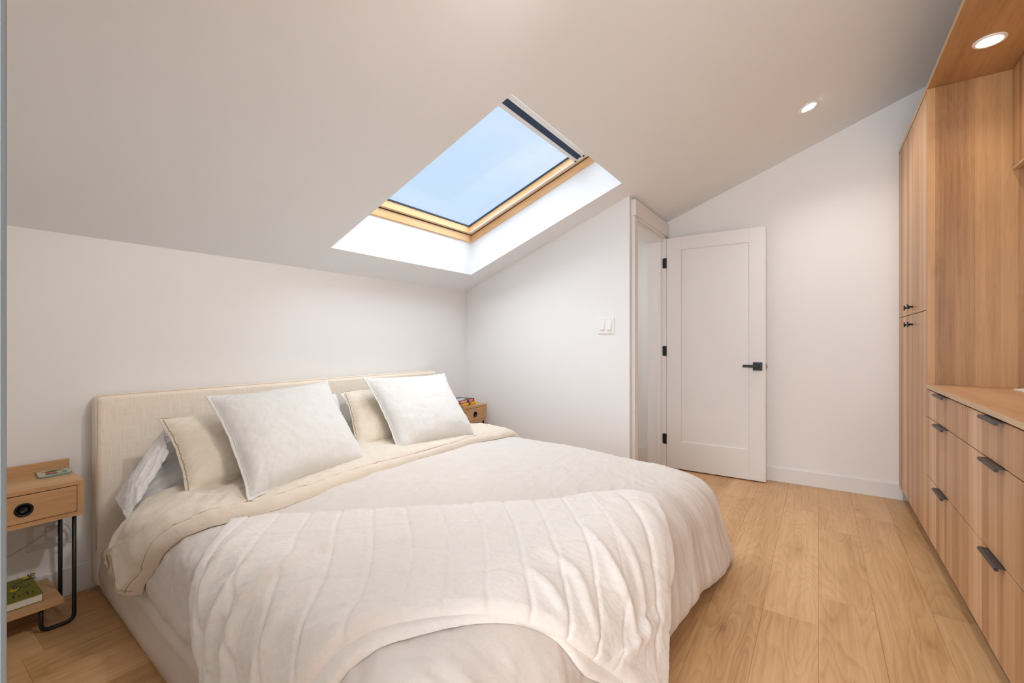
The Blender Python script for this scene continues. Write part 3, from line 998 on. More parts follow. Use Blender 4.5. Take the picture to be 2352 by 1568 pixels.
def patch(name, pts, mat, z, parent, A, B, C_, D, th_=.0006):
    bm = bmesh.new()
    P = [in_quad(p[0], p[1], A, B, C_, D) for p in pts]
    lo = [bm.verts.new((p[0], p[1], z - .002)) for p in P]; hi = [bm.verts.new((p[0], p[1], z + th_)) for p in P]
    bm.faces.new(hi); bm.faces.new(lo[::-1])
    for k in range(len(P)): bm.faces.new((lo[k], lo[(k + 1) % len(P)], hi[(k + 1) % len(P)], hi[k]))
    return bm_obj(name, bm, mat, parent)


def ell(cx, cy, rx, ry, n=16, rot=0):
    return [(cx + rx * math.cos(2 * math.pi * k / n) * math.cos(rot) - ry * math.sin(2 * math.pi * k / n) * math.sin(rot), cy + rx * math.cos(2 * math.pi * k / n) * math.sin(rot) + ry * math.sin(2 * math.pi * k / n) * math.cos(rot)) for k in range(n)]


Q4 = (a, b_, c_, d_)
patch('tile_face', [(.03, .10), (.97, .10), (.985, .5), (.97, .92), (.03, .92), (.015, .5)], M['tile'], .5783, e, *Q4)
for nm, pts, col in (('painted_stroke', [(.16, .62), (.34, .74), (.52, .80), (.66, .72), (.84, .74), (.66, .62), (.50, .52), (.34, .60)], (.11, .075, .05)),
                     ('painted_patch', ell(.32, .38, .09, .18), (.30, .07, .05)), ('painted_patch', ell(.50, .36, .10, .14), (.28, .14, .07)),
                     ('painted_patch', ell(.80, .32, .08, .17), (.04, .22, .22)), ('painted_patch', [(.20, .16), (.70, .14), (.70, .24), (.24, .28)], (.10, .20, .17))):
    patch(nm, pts, paint('tile_paint', col, .4, 0), .5786, e, *Q4, th_=.0009)

# ------------------------------------------------------------------ books
def book(name, cxy, w, dpt, z0, th_, ang, label, group, c_cover, c_spine, title, spine_dir, c_top=None):
    """a lying hardcover: cover boards, rounded spine, page block"""
    e = empty(name, (cxy[0], cxy[1], z0), label, 'book', group)
    e.rotation_euler = (0, 0, ang)
    # local coordinates: x along the spine, y from the spine (-) to the fore edge (+)

    def loc(o_): o_.location = (0, 0, 0); return o_

    def lb(nm, x0, x1, y0, y1, za, zb_, mat, bev=0):
        bm = bmesh.new(); add_box(bm, x0, x1, y0, y1, za, zb_, bev, 1)
        bmesh.ops.recalc_face_normals(bm, faces=bm.faces)
        m = bpy.data.meshes.new(nm); bm.to_mesh(m); bm.free(); m.materials.append(mat)
        o_ = bpy.data.objects.new(nm, m); return link(o_, e)
    b = .0022
    lb('cover', -w / 2, w / 2, -dpt / 2, dpt / 2, 0, b, c_cover)
    top = lb('cover', -w / 2, w / 2, -dpt / 2, dpt / 2, th_ - b, th_, c_top or c_cover)
    lb('page_block', -w / 2 + .003, w / 2 - .003, -dpt / 2 + .002, dpt / 2 - .004, b, th_ - b, M['pages'])
    # rounded spine
    bm = bmesh.new()
    pr = [(-dpt / 2 + .003, 0)] + [(-dpt / 2 + .001 - .005 * math.sin(math.pi * k / 8), th_ * (k / 8)) for k in range(9)] + [(-dpt / 2 + .003, th_)]
    va = [bm.verts.new((-w / 2, p[0], p[1])) for p in pr]; vb2 = [bm.verts.new((w / 2, p[0], p[1])) for p in pr]
    bm.faces.new(va); bm.faces.new(vb2[::-1])
    for k in range(len(pr)): bm.faces.new((va[k], vb2[k], vb2[(k + 1) % len(pr)], va[(k + 1) % len(pr)]))
    bmesh.ops.recalc_face_normals(bm, faces=bm.faces)
    m = bpy.data.meshes.new('spine'); bm.to_mesh(m); bm.free(); m.materials.append(c_spine)
    link(bpy.data.objects.new('spine', m), e)
    return e, top, lb


M['pages'] = paint('book_pages', (0.74, 0.71, 0.66), 0.8, 0.0)
red = paint('red_cover', (0.62, 0.035, 0.03), 0.4, 0.0); dkcov = paint('dark_cover', (0.05, 0.06, 0.06), 0.35, 0.0)
yel = paint('yellow_cover', (0.85, 0.50, 0.02), 0.4, 0.0); teal = paint('dark_teal', (0.04, 0.08, 0.08), 0.5, 0.0)
white_ink = paint('white_ink', (0.75, 0.72, 0.72), 0.6, 0.0)
grey_ink = paint('pale_grey_print', (0.48, 0.52, 0.55), 0.6, 0.0)


def spine_marks(parent, lb, x0, x1, y, z0, z1, n, seed):
    """a row of small white letter-like blocks, too small to read"""
    rnd = random.Random(seed)
    bm = bmesh.new()
    w = (x1 - x0) / n
    for k in range(n):
        xa = x0 + k * w + w * .1; xb2 = x0 + (k + 1) * w - w * .12
        style = rnd.randrange(4)
        if style != 1: add_box(bm, xa, xa + w * .26, y, y + .004, z0, z1)
        if style in (0, 2): add_box(bm, xb2 - w * .26, xb2, y, y + .004, z0, z1)
        if style in (1, 3): add_box(bm, (xa + xb2) / 2 - w * .12, (xa + xb2) / 2 + w * .14, y, y + .004, z0, z1)
        if style != 2: add_box(bm, xa, xb2, y, y + .004, z1 - (z1 - z0) * .22, z1)
        if style != 3: add_box(bm, xa, xb2, y, y + .004, (z0 + z1) / 2 - .0015, (z0 + z1) / 2 + .0015)
    m = bpy.data.meshes.new('lettering'); bm.to_mesh(m); bm.free(); m.materials.append(white_ink)
    return link(bpy.data.objects.new('lettering', m), parent)


# books on the far nightstand; spines face the camera
ang = math.radians(6)
e1, top, lb = book('book', (3.010, 2.600), .225, .150, .5752, .0235, ang, 'yellow-spined hardcover book lying under the red one on the far nightstand', 'books on the far nightstand', yel, yel, '', 0)
lb('spine_label', -.010, .016, -.0800, -.0755, .0012, .0222, teal)
e2, top, lb = book('book', (2.978, 2.603), .235, .158, .5992, .0300, math.radians(7), 'red hardcover book with dark cover on top of the yellow book, far nightstand', 'books on the far nightstand', red, red, '', 0, c_top=dkcov)
lb('spine_emblem', .003, .028, -.0842, -.0800, .004, .026, teal)
spine_marks(e2, lb, -.098, -.004, -.0842, .007, .023, 9, 3)
spine_marks(e2, lb, .034, .085, -.0842, .016, .0235, 7, 4); spine_marks(e2, lb, .034, .085, -.0842, .006, .0125, 7, 5)
patchz = .0301
bm = bmesh.new()
P = [(-.11, -.06), (-.02, -.075), (.03, -.02), (.10, .0), (.02, .03), (-.04, .0), (-.10, .03)]
lo = [bm.verts.new((p[0], p[1], .029)) for p in P]; hi = [bm.verts.new((p[0], p[1], .0304)) for p in P]
bm.faces.new(hi); bm.faces.new(lo[::-1])
for k in range(len(P)): bm.faces.new((lo[k], lo[(k + 1) % len(P)], hi[(k + 1) % len(P)], hi[k]))
m = bpy.data.meshes.new('cover_print'); bm.to_mesh(m); bm.free(); m.materials.append(grey_ink); link(bpy.data.objects.new('cover_print', m), e2)

# green book on the lower shelf of the left nightstand; fore edge faces the camera
green = paint('lime_green_cover', (0.16, 0.16, 0.02), 0.45, 0.0)
blk = paint('black_print', (0.015, 0.015, 0.01), 0.5, 0.0); ylw = paint('yellow_print', (0.62, 0.45, 0.02), 0.5, 0.0)
ge, top, lb = book('book', (.328, 2.634), .235, .162, .1122, .031, math.radians(-90), 'lime green hardcover book with black print, lower shelf of the left nightstand', None, green, green, '', 0)
GZ = .1122 + .031


def zp(zx, zy):
    return onz(20 + zx / 14.25, 1300 + zy / 14.25, GZ)


def flat_poly(name, pts, mat, parent, z=GZ, h=.0003):
    bm = bmesh.new()
    po = parent.location
    R_ = Matrix.Rotation(-parent.rotation_euler.z, 3, 'Z')
    P = [R_ @ (Vector((p[0], p[1], z)) - Vector(po)) for p in pts]
    lo = [bm.verts.new(p - Vector((0, 0, .001))) for p in P]; hi = [bm.verts.new(p + Vector((0, 0, h))) for p in P]
    bm.faces.new(hi); bm.faces.new(lo[::-1])
    for k in range(len(P)): bm.faces.new((lo[k], lo[(k + 1) % len(P)], hi[(k + 1) % len(P)], hi[k]))
    bmesh.ops.recalc_face_normals(bm, faces=bm.faces)
    m = bpy.data.meshes.new(name); bm.to_mesh(m); bm.free(); m.materials.append(mat)
    return link(bpy.data.objects.new(name, m), parent)


def stroke(name, zpts, w, mat, parent):
    P = [np.array(zp(*p)) for p in catmull([(a_, b2, 0) for a_, b2 in zpts], 6) for p in [p[:2]]]
    L_, R_ = [], []
    for i, p in enumerate(P):
        t = P[min(i + 1, len(P) - 1)] - P[max(i - 1, 0)]; t /= np.linalg.norm(t) + 1e-9
        n_ = np.array([-t[1], t[0]]) * w * (0.35 + 0.65 * math.sin(math.pi * (i + .5) / len(P)))
        L_.append(p + n_); R_.append(p - n_)
    return flat_poly(name, L_ + R_[::-1], mat, parent, h=.0005)


for pts in ([(410, 420), (470, 370), (560, 330), (680, 340), (600, 400), (480, 430)], [(50, 780), (180, 765), (340, 690), (360, 700), (240, 810), (50, 860)],
            [(220, 375), (430, 310), (300, 380)], [(750, 285), (860, 268), (850, 300), (750, 325)]):
    flat_poly('cover_print', [zp(*p) for p in pts], ylw, ge)
for (cx, cy, r) in ((780, 835, 30), (185, 910, 30)):
    flat_poly('cover_print', [zp(cx + r * math.cos(k * .5236), cy + r * math.sin(k * .5236)) for k in range(12)], blk, ge)
for pts in ([(570, 825), (630, 825), (655, 910), (595, 918)], [(460, 915), (515, 890), (520, 910), (475, 932)], [(310, 975), (370, 940), (385, 990), (325, 1000)], [(125, 990), (185, 985), (200, 1045), (140, 1055)]):
    flat_poly('cover_print', [zp(*p) for p in pts], blk, ge)
for pts, w_ in (([(90, 590), (400, 510), (650, 430), (930, 375)], .0022), ([(400, 690), (600, 665), (720, 630)], .0010), ([(60, 720), (200, 620), (380, 560), (460, 590)], .0014),
                ([(600, 575), (730, 590)], .0016), ([(240, 820), (330, 770), (375, 690), (270, 660)], .0013), ([(170, 390), (330, 350), (470, 300)], .0012), ([(400, 420), (480, 450), (640, 420), (900, 330)], .0014),
                ([(740, 285), (700, 235), (640, 260), (650, 320), (720, 320), (745, 290)], .0018), ([(270, 700), (210, 635), (150, 670), (165, 740), (240, 750), (268, 705)], .0018), ([(760, 240), (860, 240)], .0016)):
    stroke('cover_drawing', pts, w_, blk, ge)

# ------------------------------------------------------------------ outlet with plug and cable behind the left nightstand
e = empty('power_outlet', (.473, YA, .295), 'wide cream wall outlet plate behind the left nightstand legs', 'outlet')
box('cover_plate', .400, .545, YA - .006, YA, .235, .365, M['cream_plastic'], e, bev=.002)
for xc in (.435, .500):
    box('socket', xc - .017, xc + .017, YA - .0085, YA - .0055, .262, .338, M['plastic'], e, bev=.001)
pg = empty('phone_charger', (.455, YA - .02, .31), 'small white charger plug with a pale grey cable in the outlet under the left nightstand', 'charger')
box('plug', .455, .492, YA - .040, YA - .009, .288, .325, M['plastic'], pg, bev=.004)
M['cable'] = paint('grey_cable', (0.55, 0.56, 0.62), 0.5, 0.0)
tube('cable', catmull([(.473, YA - .036, .290), (.478, YA - .042, .262), (.495, YA - .046, .246), (.520, YA - .046, .256), (.528, YA - .04, .30), (.500, YA - .045, .338), (.455, YA - .05, .318), (.400, YA - .04, .282), (.345, YA - .03, .250), (.27, YA - .03, .225), (.16, YA - .03, .16), (.10, YA - .05, .03), (.09, YA - .12, .004)], 10), .0026, M['cable'], pg, 8)

# ------------------------------------------------------------------ bed
BO = np.array([.612, 2.655]); RB = math.radians(2.9)
EV = np.array([-math.sin(RB), -math.cos(RB)]); EU = np.array([math.cos(RB), -math.sin(RB)])


def bw(u, v):
    """bed plane coordinates (u across from the left rail, v from the headboard) to world x, y"""
    return BO[0] + u * EU[0] + v * EV[0], BO[1] + u * EU[1] + v * EV[1]


bed = empty('bed', (1.65, 1.6, 0), 'wide cream upholstered bed with a tall padded headboard', 'bed')
# headboard: soft slab
def soft_slab(name, x0, x1, y0, y1, z0, z1, r, mat, parent, puff=.006):
    bm = bmesh.new()
    add_box(bm, x0, x1, y0, y1, z0, z1, r, 5)
    o = bm_obj(name, bm, mat, parent, True)
    return o


HX0, HX1, HY0, HY1, HZ = .598, 2.745, 2.650, 2.752, .888
soft_slab('headboard', HX0, HX1, HY0, HY1, 0.03, HZ, .022, M['uph'], bed)
pp = [(HX0 + .002, HY1 - .028, .04), (HX0 + .002, HY1 - .028, HZ - .02), (HX0 + .018, HY1 - .028, HZ - .003), (HX1 - .018, HY1 - .028, HZ - .003), (HX1 - .002, HY1 - .028, HZ - .02), (HX1 - .002, HY1 - .028, .04)]
tube('headboard_piping', pp, .0042, M['piping'], bed, 8)
pp = [(HX0 - .001, HY0 + .012, .20), (HX0 - .001, HY0 + .012, HZ - .022), (HX0 + .016, HY0 + .012, HZ - .001), (HX1 - .018, HY0 + .012, HZ - .001), (HX1 - .002, HY0 + .012, HZ - .02), (HX1 - .002, HY0 + .012, .2)]
tube('headboard_piping', pp, .0030, M['piping'], bed, 8)

# base: rounded upholstered rails all around, sitting on the floor
UW, VL = 2.105, 2.10
def base_mesh():
    prof = []   # (outward offset, z)
    for k in range(15):
        a = math.pi / 2 * k / 14
        prof.append((-.07 + .07 * math.cos(a) + .012 * math.sin(math.pi * min(1, k / 14)), .15 + .07 * math.sin(a)))
    prof = [(-.012, .004), (-.002, .012), (.006, .05), (.010, .10)] + [(p[0], p[1]) for p in prof] + [(-.12, .215)]
    corners = [(0, -.02), (0, VL), (UW, VL), (UW, -.02)]
    V = []; F = []
    ring = []
    for (u, v, n_) in ((0, -.02, 1), (0, VL, 2), (UW, VL, 3), (UW, -.02, 4)):
        ring.append((u, v, n_))
    path = []
    R_ = .05
    for t in np.linspace(-.0, VL - R_, 30): path.append((0, t, (-1, 0)))
    for k in range(1, 9):
        a = math.pi / 2 * k / 9; path.append((R_ - R_ * math.cos(a), VL - R_ + R_ * math.sin(a), (-math.cos(a), math.sin(a))))
    for t in np.linspace(R_, UW - R_, 30): path.append((t, VL, (0, 1)))
    for k in range(1, 9):
        a = math.pi / 2 * k / 9; path.append((UW - R_ + R_ * math.sin(a), VL - R_ + R_ * math.cos(a), (math.sin(a), math.cos(a))))
    for t in np.linspace(VL - R_, 0.0, 30): path.append((UW, t, (1, 0)))
    for (u, v, n_) in path:
        for (o_, z) in prof:
            x, y = bw(u + n_[0] * o_, v + n_[1] * o_)
            y = min(y, HY0 + .005)
            V.append((x, y, z))
    m_ = len(prof)
    for i in range(len(path) - 1):
        for k in range(m_ - 1):
            F.append((i * m_ + k, (i + 1) * m_ + k, (i + 1) * m_ + k + 1, i * m_ + k + 1))
    return V, F


V, F = base_mesh()
mesh_obj('side_rail', V, F, M['uph2'], bed, smooth=True)
# mattress
bm = bmesh.new()
add_box(bm, 0, 1, 0, 1, .17, .355, .0)
for v_ in bm.verts:
    u_ = .12 + v_.co.x * (UW - .36); vv_ = .015 + v_.co.y * (VL - .27)
    x, y = bw(u_, vv_); v_.co.x = x; v_.co.y = min(y, HY0 - .002)
bmesh.ops.bevel(bm, geom=list(bm.edges), offset=.05, segments=5, affect='EDGES')
bm_obj('mattress', bm, M['cotton'], bed, True)

# ---- duvet: developable-like drape, parameters p (across) and q (along) are cloth distances
U0, U1, V1 = .14, UW - .185, 1.965
ZT = .492


def drape(p, q, off=0.0, raw=False):
    """cloth coordinates to world; a, b = distance past the flat part"""
    a = np.where(p < U0, p - U0, np.where(p > U1, p - U1, 0.0))
    b = np.where(q > V1, q - V1, 0.0)
    bu = np.clip(p, U0, U1); bv = np.minimum(q, V1)
    # left side is soft and short, foot is long and flared
    r = np.sqrt(a * a + b * b) + 1e-9
    du, dv = a / r, b / r
    wf = np.abs(dv) ** 1.5                      # 1 on the foot side
    wl = np.where(a < 0, np.abs(du), 0)
    R = .135 * (1 - wf) + .20 * wf
    ang = np.minimum(r / R, math.pi / 2 * .93)
    rest = np.maximum(r - R * math.pi / 2 * .93, 0)
    slope = math.radians(90) * .93
    out = R * np.sin(ang) + rest * (math.cos(slope) + .16 * wf)
    down = R * (1 - np.cos(ang)) + rest * (math.sin(slope) - .04 * wf)
    # hem tucks slightly back under on the foot side
    u = bu + du * out; v = bv + dv * out
    # crown of the filling
    cu = (bu - U0) / (U1 - U0)
    crown = .035 * np.sin(np.pi * np.clip(cu, 0, 1)) ** 1.4
    z = ZT + crown * (1 - sstep(V1 - .45, V1, bv) * .7) - down - .042 * sstep(1.1, U1, bu) * sstep(1.2, V1, bv)
    x = BO[0] + u * EU[0] + v * EV[0]; y = BO[1] + u * EU[1] + v * EV[1]
    return np.stack([x, y, z], -1)


def normals(P):
    a = np.gradient(P, axis=0); b = np.gradient(P, axis=1)
    n = np.cross(a, b)
    n /= np.linalg.norm(n, axis=-1, keepdims=True) + 1e-12
    return n


def grid_faces(n, m, base=0, flip=False):
    i, j = np.meshgrid(np.arange(n - 1), np.arange(m - 1), indexing='ij')
    k = (i * m + j).ravel() + base
    f = np.stack([k, k + m, k + m + 1, k + 1], -1)
    return f[:, ::-1] if flip else f


P_MIN, P_MAX = -.225, UW + .235
Q_MIN, Q_MAX = .38, V1 + .52


def duvet_disp(p, q):
    """height of wrinkles along the cloth normal"""
    h = .010 * fbm(p * 1.6, q * 1.6, 3, 11)
    left = 1 - sstep(.02, .30, p)
    foot = sstep(V1 - .10, V1 + .15, q)
    top = (1 - left) * (1 - foot)
    # short diagonal ripples across the top
    w = fbm(p * 1.2, q * 1.2, 2, 21) * .9
    h = h + top * .0125 * ridge((p * .35 + q) * 5.2 + w, (p - q * .35) * 1.5 + w, 3, 31) * sstep(-.1, .35, fbm(p * 1.1, q * 1.1, 2, 5) + .12)
    h = h + top * .0050 * ridge((p * .25 + q) * 15 + w, p * 4 + w, 2, 37)
    # crumpled side over the rail
    h = h + left * (.013 * ridge(p * 5 + w, q * 5 + w, 3, 41) + .005 * ridge(p * 13 + w, q * 13, 2, 43) - .008)
    # long vertical folds at the foot
    h = h + foot * (.018 * fbm(p * 5 + .7 * w, q * 1.3, 3, 51) + .006 * ridge(p * 10 + 1.6 * w, q * 3.0, 2, 53) - .004)
    return h


def duvet_surface(p, q):
    P = drape(p, q)
    return P + normals(P) * (duvet_disp(p, q))[..., None] * NS


NS = 1.0
n, m = 300, 330
pp_ = np.linspace(P_MIN, P_MAX, n); qq_ = np.linspace(Q_MIN, Q_MAX, m)
PG, QG = np.meshgrid(pp_, qq_, indexing='ij')
t0 = drape(PG, QG)
nn = normals(t0)
if nn[n // 2, m // 2, 2] < 0: NS = -1.0


def hem_q(p):   # the foot hem is a little uneven
    return .02 * np.sin(p * 3.1 + 1) + .014 * fbm(p * 3, p * 0 + 2.2, 2, 8)


def remap(p, q):
    """cloth hem shape: pull the borders in and out"""
    s = np.clip((q - V1) / (Q_MAX - V1), 0, 1)
    q2 = q + s * (hem_q(p) - .06 * sstep(.9, .0, p))
    t = np.clip((U0 - p) / (U0 - P_MIN), 0, 1)
    p2 = p + t * (.018 * fbm(q * 4, q * 0, 3, 9) + .028 * (q - .9))
    return p2, q2


p2, q2 = remap(PG, QG)
D = duvet_surface(p2, q2)
# tuck the very edge inwards so the cloth reads as filled
ed = np.minimum.reduce([PG - P_MIN, P_MAX - PG, Q_MAX - QG]) 
ins = -.028 * np.exp(-np.maximum(ed, 0) / .018)
D = D + normals(drape(p2, q2)) * NS * ins[..., None]
D[..., 2] = np.maximum(D[..., 2], .03)
D[..., 1] = np.minimum(D[..., 1], HY0 - .01)
duvet = mesh_obj('duvet', D.reshape(-1, 3), grid_faces(n, m, flip=(NS < 0)), M['duvet'], None, smooth=True)
tag(duvet, 'puffy pale linen duvet spread over the bed and hanging at the foot', 'duvet')


def interp(x, xs, ys):
    return np.interp(x, xs, ys)


def smooth_interp(x, xs, ys):
    """C1 interpolation through the knots (cosine blended Catmull-Rom)"""
    xs = np.asarray(xs, float); ys = np.asarray(ys, float)
    x = np.clip(x, xs[0], xs[-1])
    m_ = np.gradient(ys, xs)
    k = np.clip(np.searchsorted(xs, x, side='right') - 1, 0, len(xs) - 2)
    h = xs[k + 1] - xs[k]; t = (x - xs[k]) / h
    return ((2 * t ** 3 - 3 * t ** 2 + 1) * ys[k] + (t ** 3 - 2 * t ** 2 + t) * h * m_[k] + (-2 * t ** 3 + 3 * t ** 2) * ys[k + 1] + (t ** 3 - t ** 2) * h * m_[k + 1])


def roll(d, T):
    """thickness of a soft rolled edge at distance d from the border"""
    x = np.clip(d / T, 0, 1)
    return np.sqrt(np.maximum(1 - (1 - x) ** 2, 0))


def on_duvet(p, q, h, smooth_h=True):
    P = drape(p, q); N_ = normals(P) * NS
    dd = duvet_disp(p, q)
    return P + N_ * (dd * .55 + h)[..., None]


def shell(name, p, q, h, mat, parent=None, under=.002):
    """closed cloth shell: visible upper skin plus lower skin lying on the duvet"""
    top = on_duvet(p, q, h)
    low = on_duvet(p, q, np.full_like(h, under))
    n_, m_ = p.shape
    V = np.concatenate([top.reshape(-1, 3), low.reshape(-1, 3)])
    V[:, 2] = np.maximum(V[:, 2], .012)
    F = [tuple(f) for f in grid_faces(n_, m_)] + [tuple(f) for f in grid_faces(n_, m_, base=n_ * m_, flip=True)]
    b = [i * m_ for i in range(n_)] + [(n_ - 1) * m_ + j for j in range(1, m_)] + [i * m_ + m_ - 1 for i in range(n_ - 2, -1, -1)] + [j for j in range(m_ - 2, 0, -1)]
    k = n_ * m_
    for i in range(len(b)):
        c_, d_ = b[i], b[(i + 1) % len(b)]
        F.append((c_, d_, d_ + k, c_ + k))
    o = mesh_obj(name, V, F, mat, parent, smooth=True)
    bm = bmesh.new(); bm.from_mesh(o.data); bmesh.ops.recalc_face_normals(bm, faces=bm.faces); bm.to_mesh(o.data); bm.free()
    return o


# ---- turned-down head edge of the duvet
n, m = 260, 110
ps = np.linspace(-.205, UW + .12, n); ts = np.linspace(0, 1, m)
PS, TS = np.meshgrid(ps, ts, indexing='ij')
q1 = smooth_interp(PS, [-.21, -.16, -.11, -.02, .092, .213, .324, .624, .864, 1.165, 1.62, 1.90, 2.25], [.665, .690, .735, .82, .905, .948, .970, .960, .944, .919, .845, .835, .83])
q1 = q1 + .008 * fbm(PS * 6, PS * 0, 2, 61)
q0 = smooth_interp(PS, [-.21, -.12, 0, .10, .2, .5, 2.3], [.375, .385, .44, .48, .50, .44, .42])
QS = q0 + (q1 - q0) * TS
# notch in the drooping side hem between the two tips
notch = .10 * np.exp(-((TS - .50) / .20) ** 2)
PS2 = PS + notch * (1 - sstep(-.205, .02, PS))
d_edge = (q1 - QS)
d_left = (PS - ps[0])
T1 = .030
h = T1 * roll(d_edge, .034) * (0.35 + 0.65 * roll(d_left, .035)) + .004
h += .012 * (1 - sstep(0, .05, QS - q0)) * 0
puff = .018 * np.sin(np.pi * np.clip(TS, 0, 1)) ** .8
w_ = fbm(PS * 3, QS * 3, 2, 66)
leftw = 1 - sstep(-.05, .55, PS)
h += puff * (1 + .5 * leftw)
h += (.013 * ridge(PS * 4 + w_, QS * 6 + w_, 3, 71) * (.30 + 1.0 * leftw) + .006 * ridge(PS * 11 + w_, QS * 9, 2, 73)) * sstep(.0, .04, d_edge)
h += .020 * leftw * fbm(PS * 7, QS * 5, 3, 75)
# pressed seam line a finger's width inside the edge, and the lip beyond it
h -= .0065 * np.exp(-((d_edge - (.034 + .012 * np.sin(PS * 4))) / .0045) ** 2) * sstep(-.2, -.1, PS + .05)
fold = shell('turned_down_edge', PS2, QS, h, M['fold'], duvet)
fold['label'] = 'darker beige turned-down head edge of the duvet'
# stitched hem line following the pressed seam
seam_q = q1[:, 0] - (.034 + .012 * np.sin(ps * 4))
seam_h = .0305
sp = on_duvet(np.stack([ps, ps + 1e-3], 1), np.stack([seam_q, seam_q], 1), np.zeros((n, 2)))
jj = np.argmin(np.abs(QS - seam_q[:, None]), axis=1)
topP = on_duvet(PS2, QS, h + .0006)
pts = [tuple(topP[i, jj[i]]) for i in range(2, n - 40, 2)]
bm = bmesh.new(); add_tube(bm, pts, .0016, 6); bm_obj('hem_stitching', bm, M['stitch'], fold, True)
# stitching along the drooping side hem
pts = [tuple(topP[3, j] + np.array([-.002, -.002, 0])) for j in range(4, m - 3, 2)]
bm = bmesh.new(); add_tube(bm, pts, .0015, 6); bm_obj('hem_stitching', bm, M['stitch'], fold, True)

# ---- plush throw laid diagonally across the foot half of the bed
TA = np.array([.161, .976]); TE1 = np.array([.7215, .6924]); TE2 = np.array([-.6924, .7215])


def seg_dist(X, Y, pts):
    """distance from grid to a polyline, plus the parameter along it"""
    best = np.full(X.shape, 1e9); tt = np.zeros(X.shape)
    for i in range(len(pts) - 1):
        a_ = np.array(pts[i]); b_ = np.array(pts[i + 1]); ab = b_ - a_; L2 = (ab ** 2).sum()
        t = np.clip(((X - a_[0]) * ab[0] + (Y - a_[1]) * ab[1]) / L2, 0, 1)
        d_ = np.hypot(X - a_[0] - t * ab[0], Y - a_[1] - t * ab[1])
        sel = d_ < best
        best = np.where(sel, d_, best); tt = np.where(sel, (i + t) / (len(pts) - 1), tt)
    return best, tt


def throw_layer(name, e1a, e1b, gtop, gbot, T, base, mat, parent, detail=True, n=300, m=190):
    es = np.linspace(0, 1, n); ft = np.linspace(0, 1, m)
    ES, FT = np.meshgrid(es, ft, indexing='ij')
    X = e1a(FT) + (e1b(FT) - e1a(FT)) * ES
    y0_, y1_ = gtop(X), gbot(X)
    Y = y0_ + (y1_ - y0_) * FT
    p = TA[0] + X * TE1[0] + Y * TE2[0]; q = TA[1] + X * TE1[1] + Y * TE2[1]
    d = np.minimum(np.minimum(Y - y0_, y1_ - Y), np.minimum(X - e1a(FT), e1b(FT) - X))
    hh = base + T * roll(d, T * 1.15)
    ins = sstep(0, .05, d)
    if detail:
        # quilted channels
        ph = (X + .018 * np.sin(Y * 7 + X * 3) - .075 - .03 * (Y - .1) * np.sin(X * 3)) / .107
        g_ = np.abs(ph - np.round(ph)) * .107
        hh -= .0062 * np.exp(-(g_ / .0055) ** 2) * (1 - sstep(1.15, 1.32, X)) + .0 * X
        pv = (Y + .02 * np.sin(X * 5) - .075 + .03 * fbm(X * 2, Y * 2, 2, 84)) / .137
        gv = np.abs(pv - np.round(pv)) * .137
        hh -= .0030 * np.exp(-(gv / .010) ** 2) * sstep(-.2, .25, fbm(X * 3, Y * 3, 2, 83) + .15)
        # soft folds read from the way the blanket lies
        for pts_, A_, W_ in (([(.257, .243), (.207, .30), (.176, .374), (.137, .429), (.093, .489), (.04, .62)], .016, .020),
                             ([(.44, .27), (.364, .318), (.288, .409), (.23, .456), (.183, .528), (.145, .60), (.11, .70)], .021, .022),
                             ([(.12, .10), (.09, .25), (.05, .40), (.03, .6)], .012, .022),
                             ([(.42, .45), (.36, .52), (.30, .62), (.27, .70)], .010, .018),
                             ([(1.40, .03), (1.405, .172), (1.395, .343), (1.43, .47), (1.44, .60)], -.011, .012),
                             ([(1.46, .03), (1.46, .172), (1.455, .343), (1.47, .5)], .007, .03),
                             ([(1.02, .43), (1.074, .488), (1.09, .564), (1.12, .63)], .012, .020),
                             ([(1.16, .30), (1.179, .362), (1.21, .452), (1.267, .53), (1.29, .60)], .013, .018),
                             ([(1.27, .25), (1.30, .36), (1.33, .48), (1.35, .60)], .010, .018),
                             ([(.93, .50), (.983, .566), (1.013, .622)], .010, .018),
                             ([(1.45, .46), (1.35, .52), (1.27, .585), (1.19, .646)], .020, .024)):
            dd, tt = seg_dist(X, Y, pts_)
            hh += A_ * np.exp(-(dd / W_) ** 2) * np.sin(np.pi * np.clip(tt * .94 + .06, 0, 1)) ** .6 * ins
        hh += .006 * fbm(X * 6, Y * 6, 3, 87) * ins
        hh += .010 * np.maximum(fbm(X * 3 + 2, Y * 9, 2, 88), 0) * ins * (1 - sstep(.6, 1.0, X))
        # lofty pile
        hh += .0016 * pn(X * 90, Y * 90, 5) + .0012 * pn(X * 190, Y * 190, 6)
        # edge runs slightly fuzzy
        jit = .0025 * pn(X * 60, Y * 60, 9) * (1 - ins)
        p = p + jit; q = q + jit
    else:
        hh += .004 * fbm(X * 8, Y * 8, 3, 91) * ins + .0012 * pn(X * 150, Y * 150, 6)
    return shell(name, p, q, hh, mat, parent)


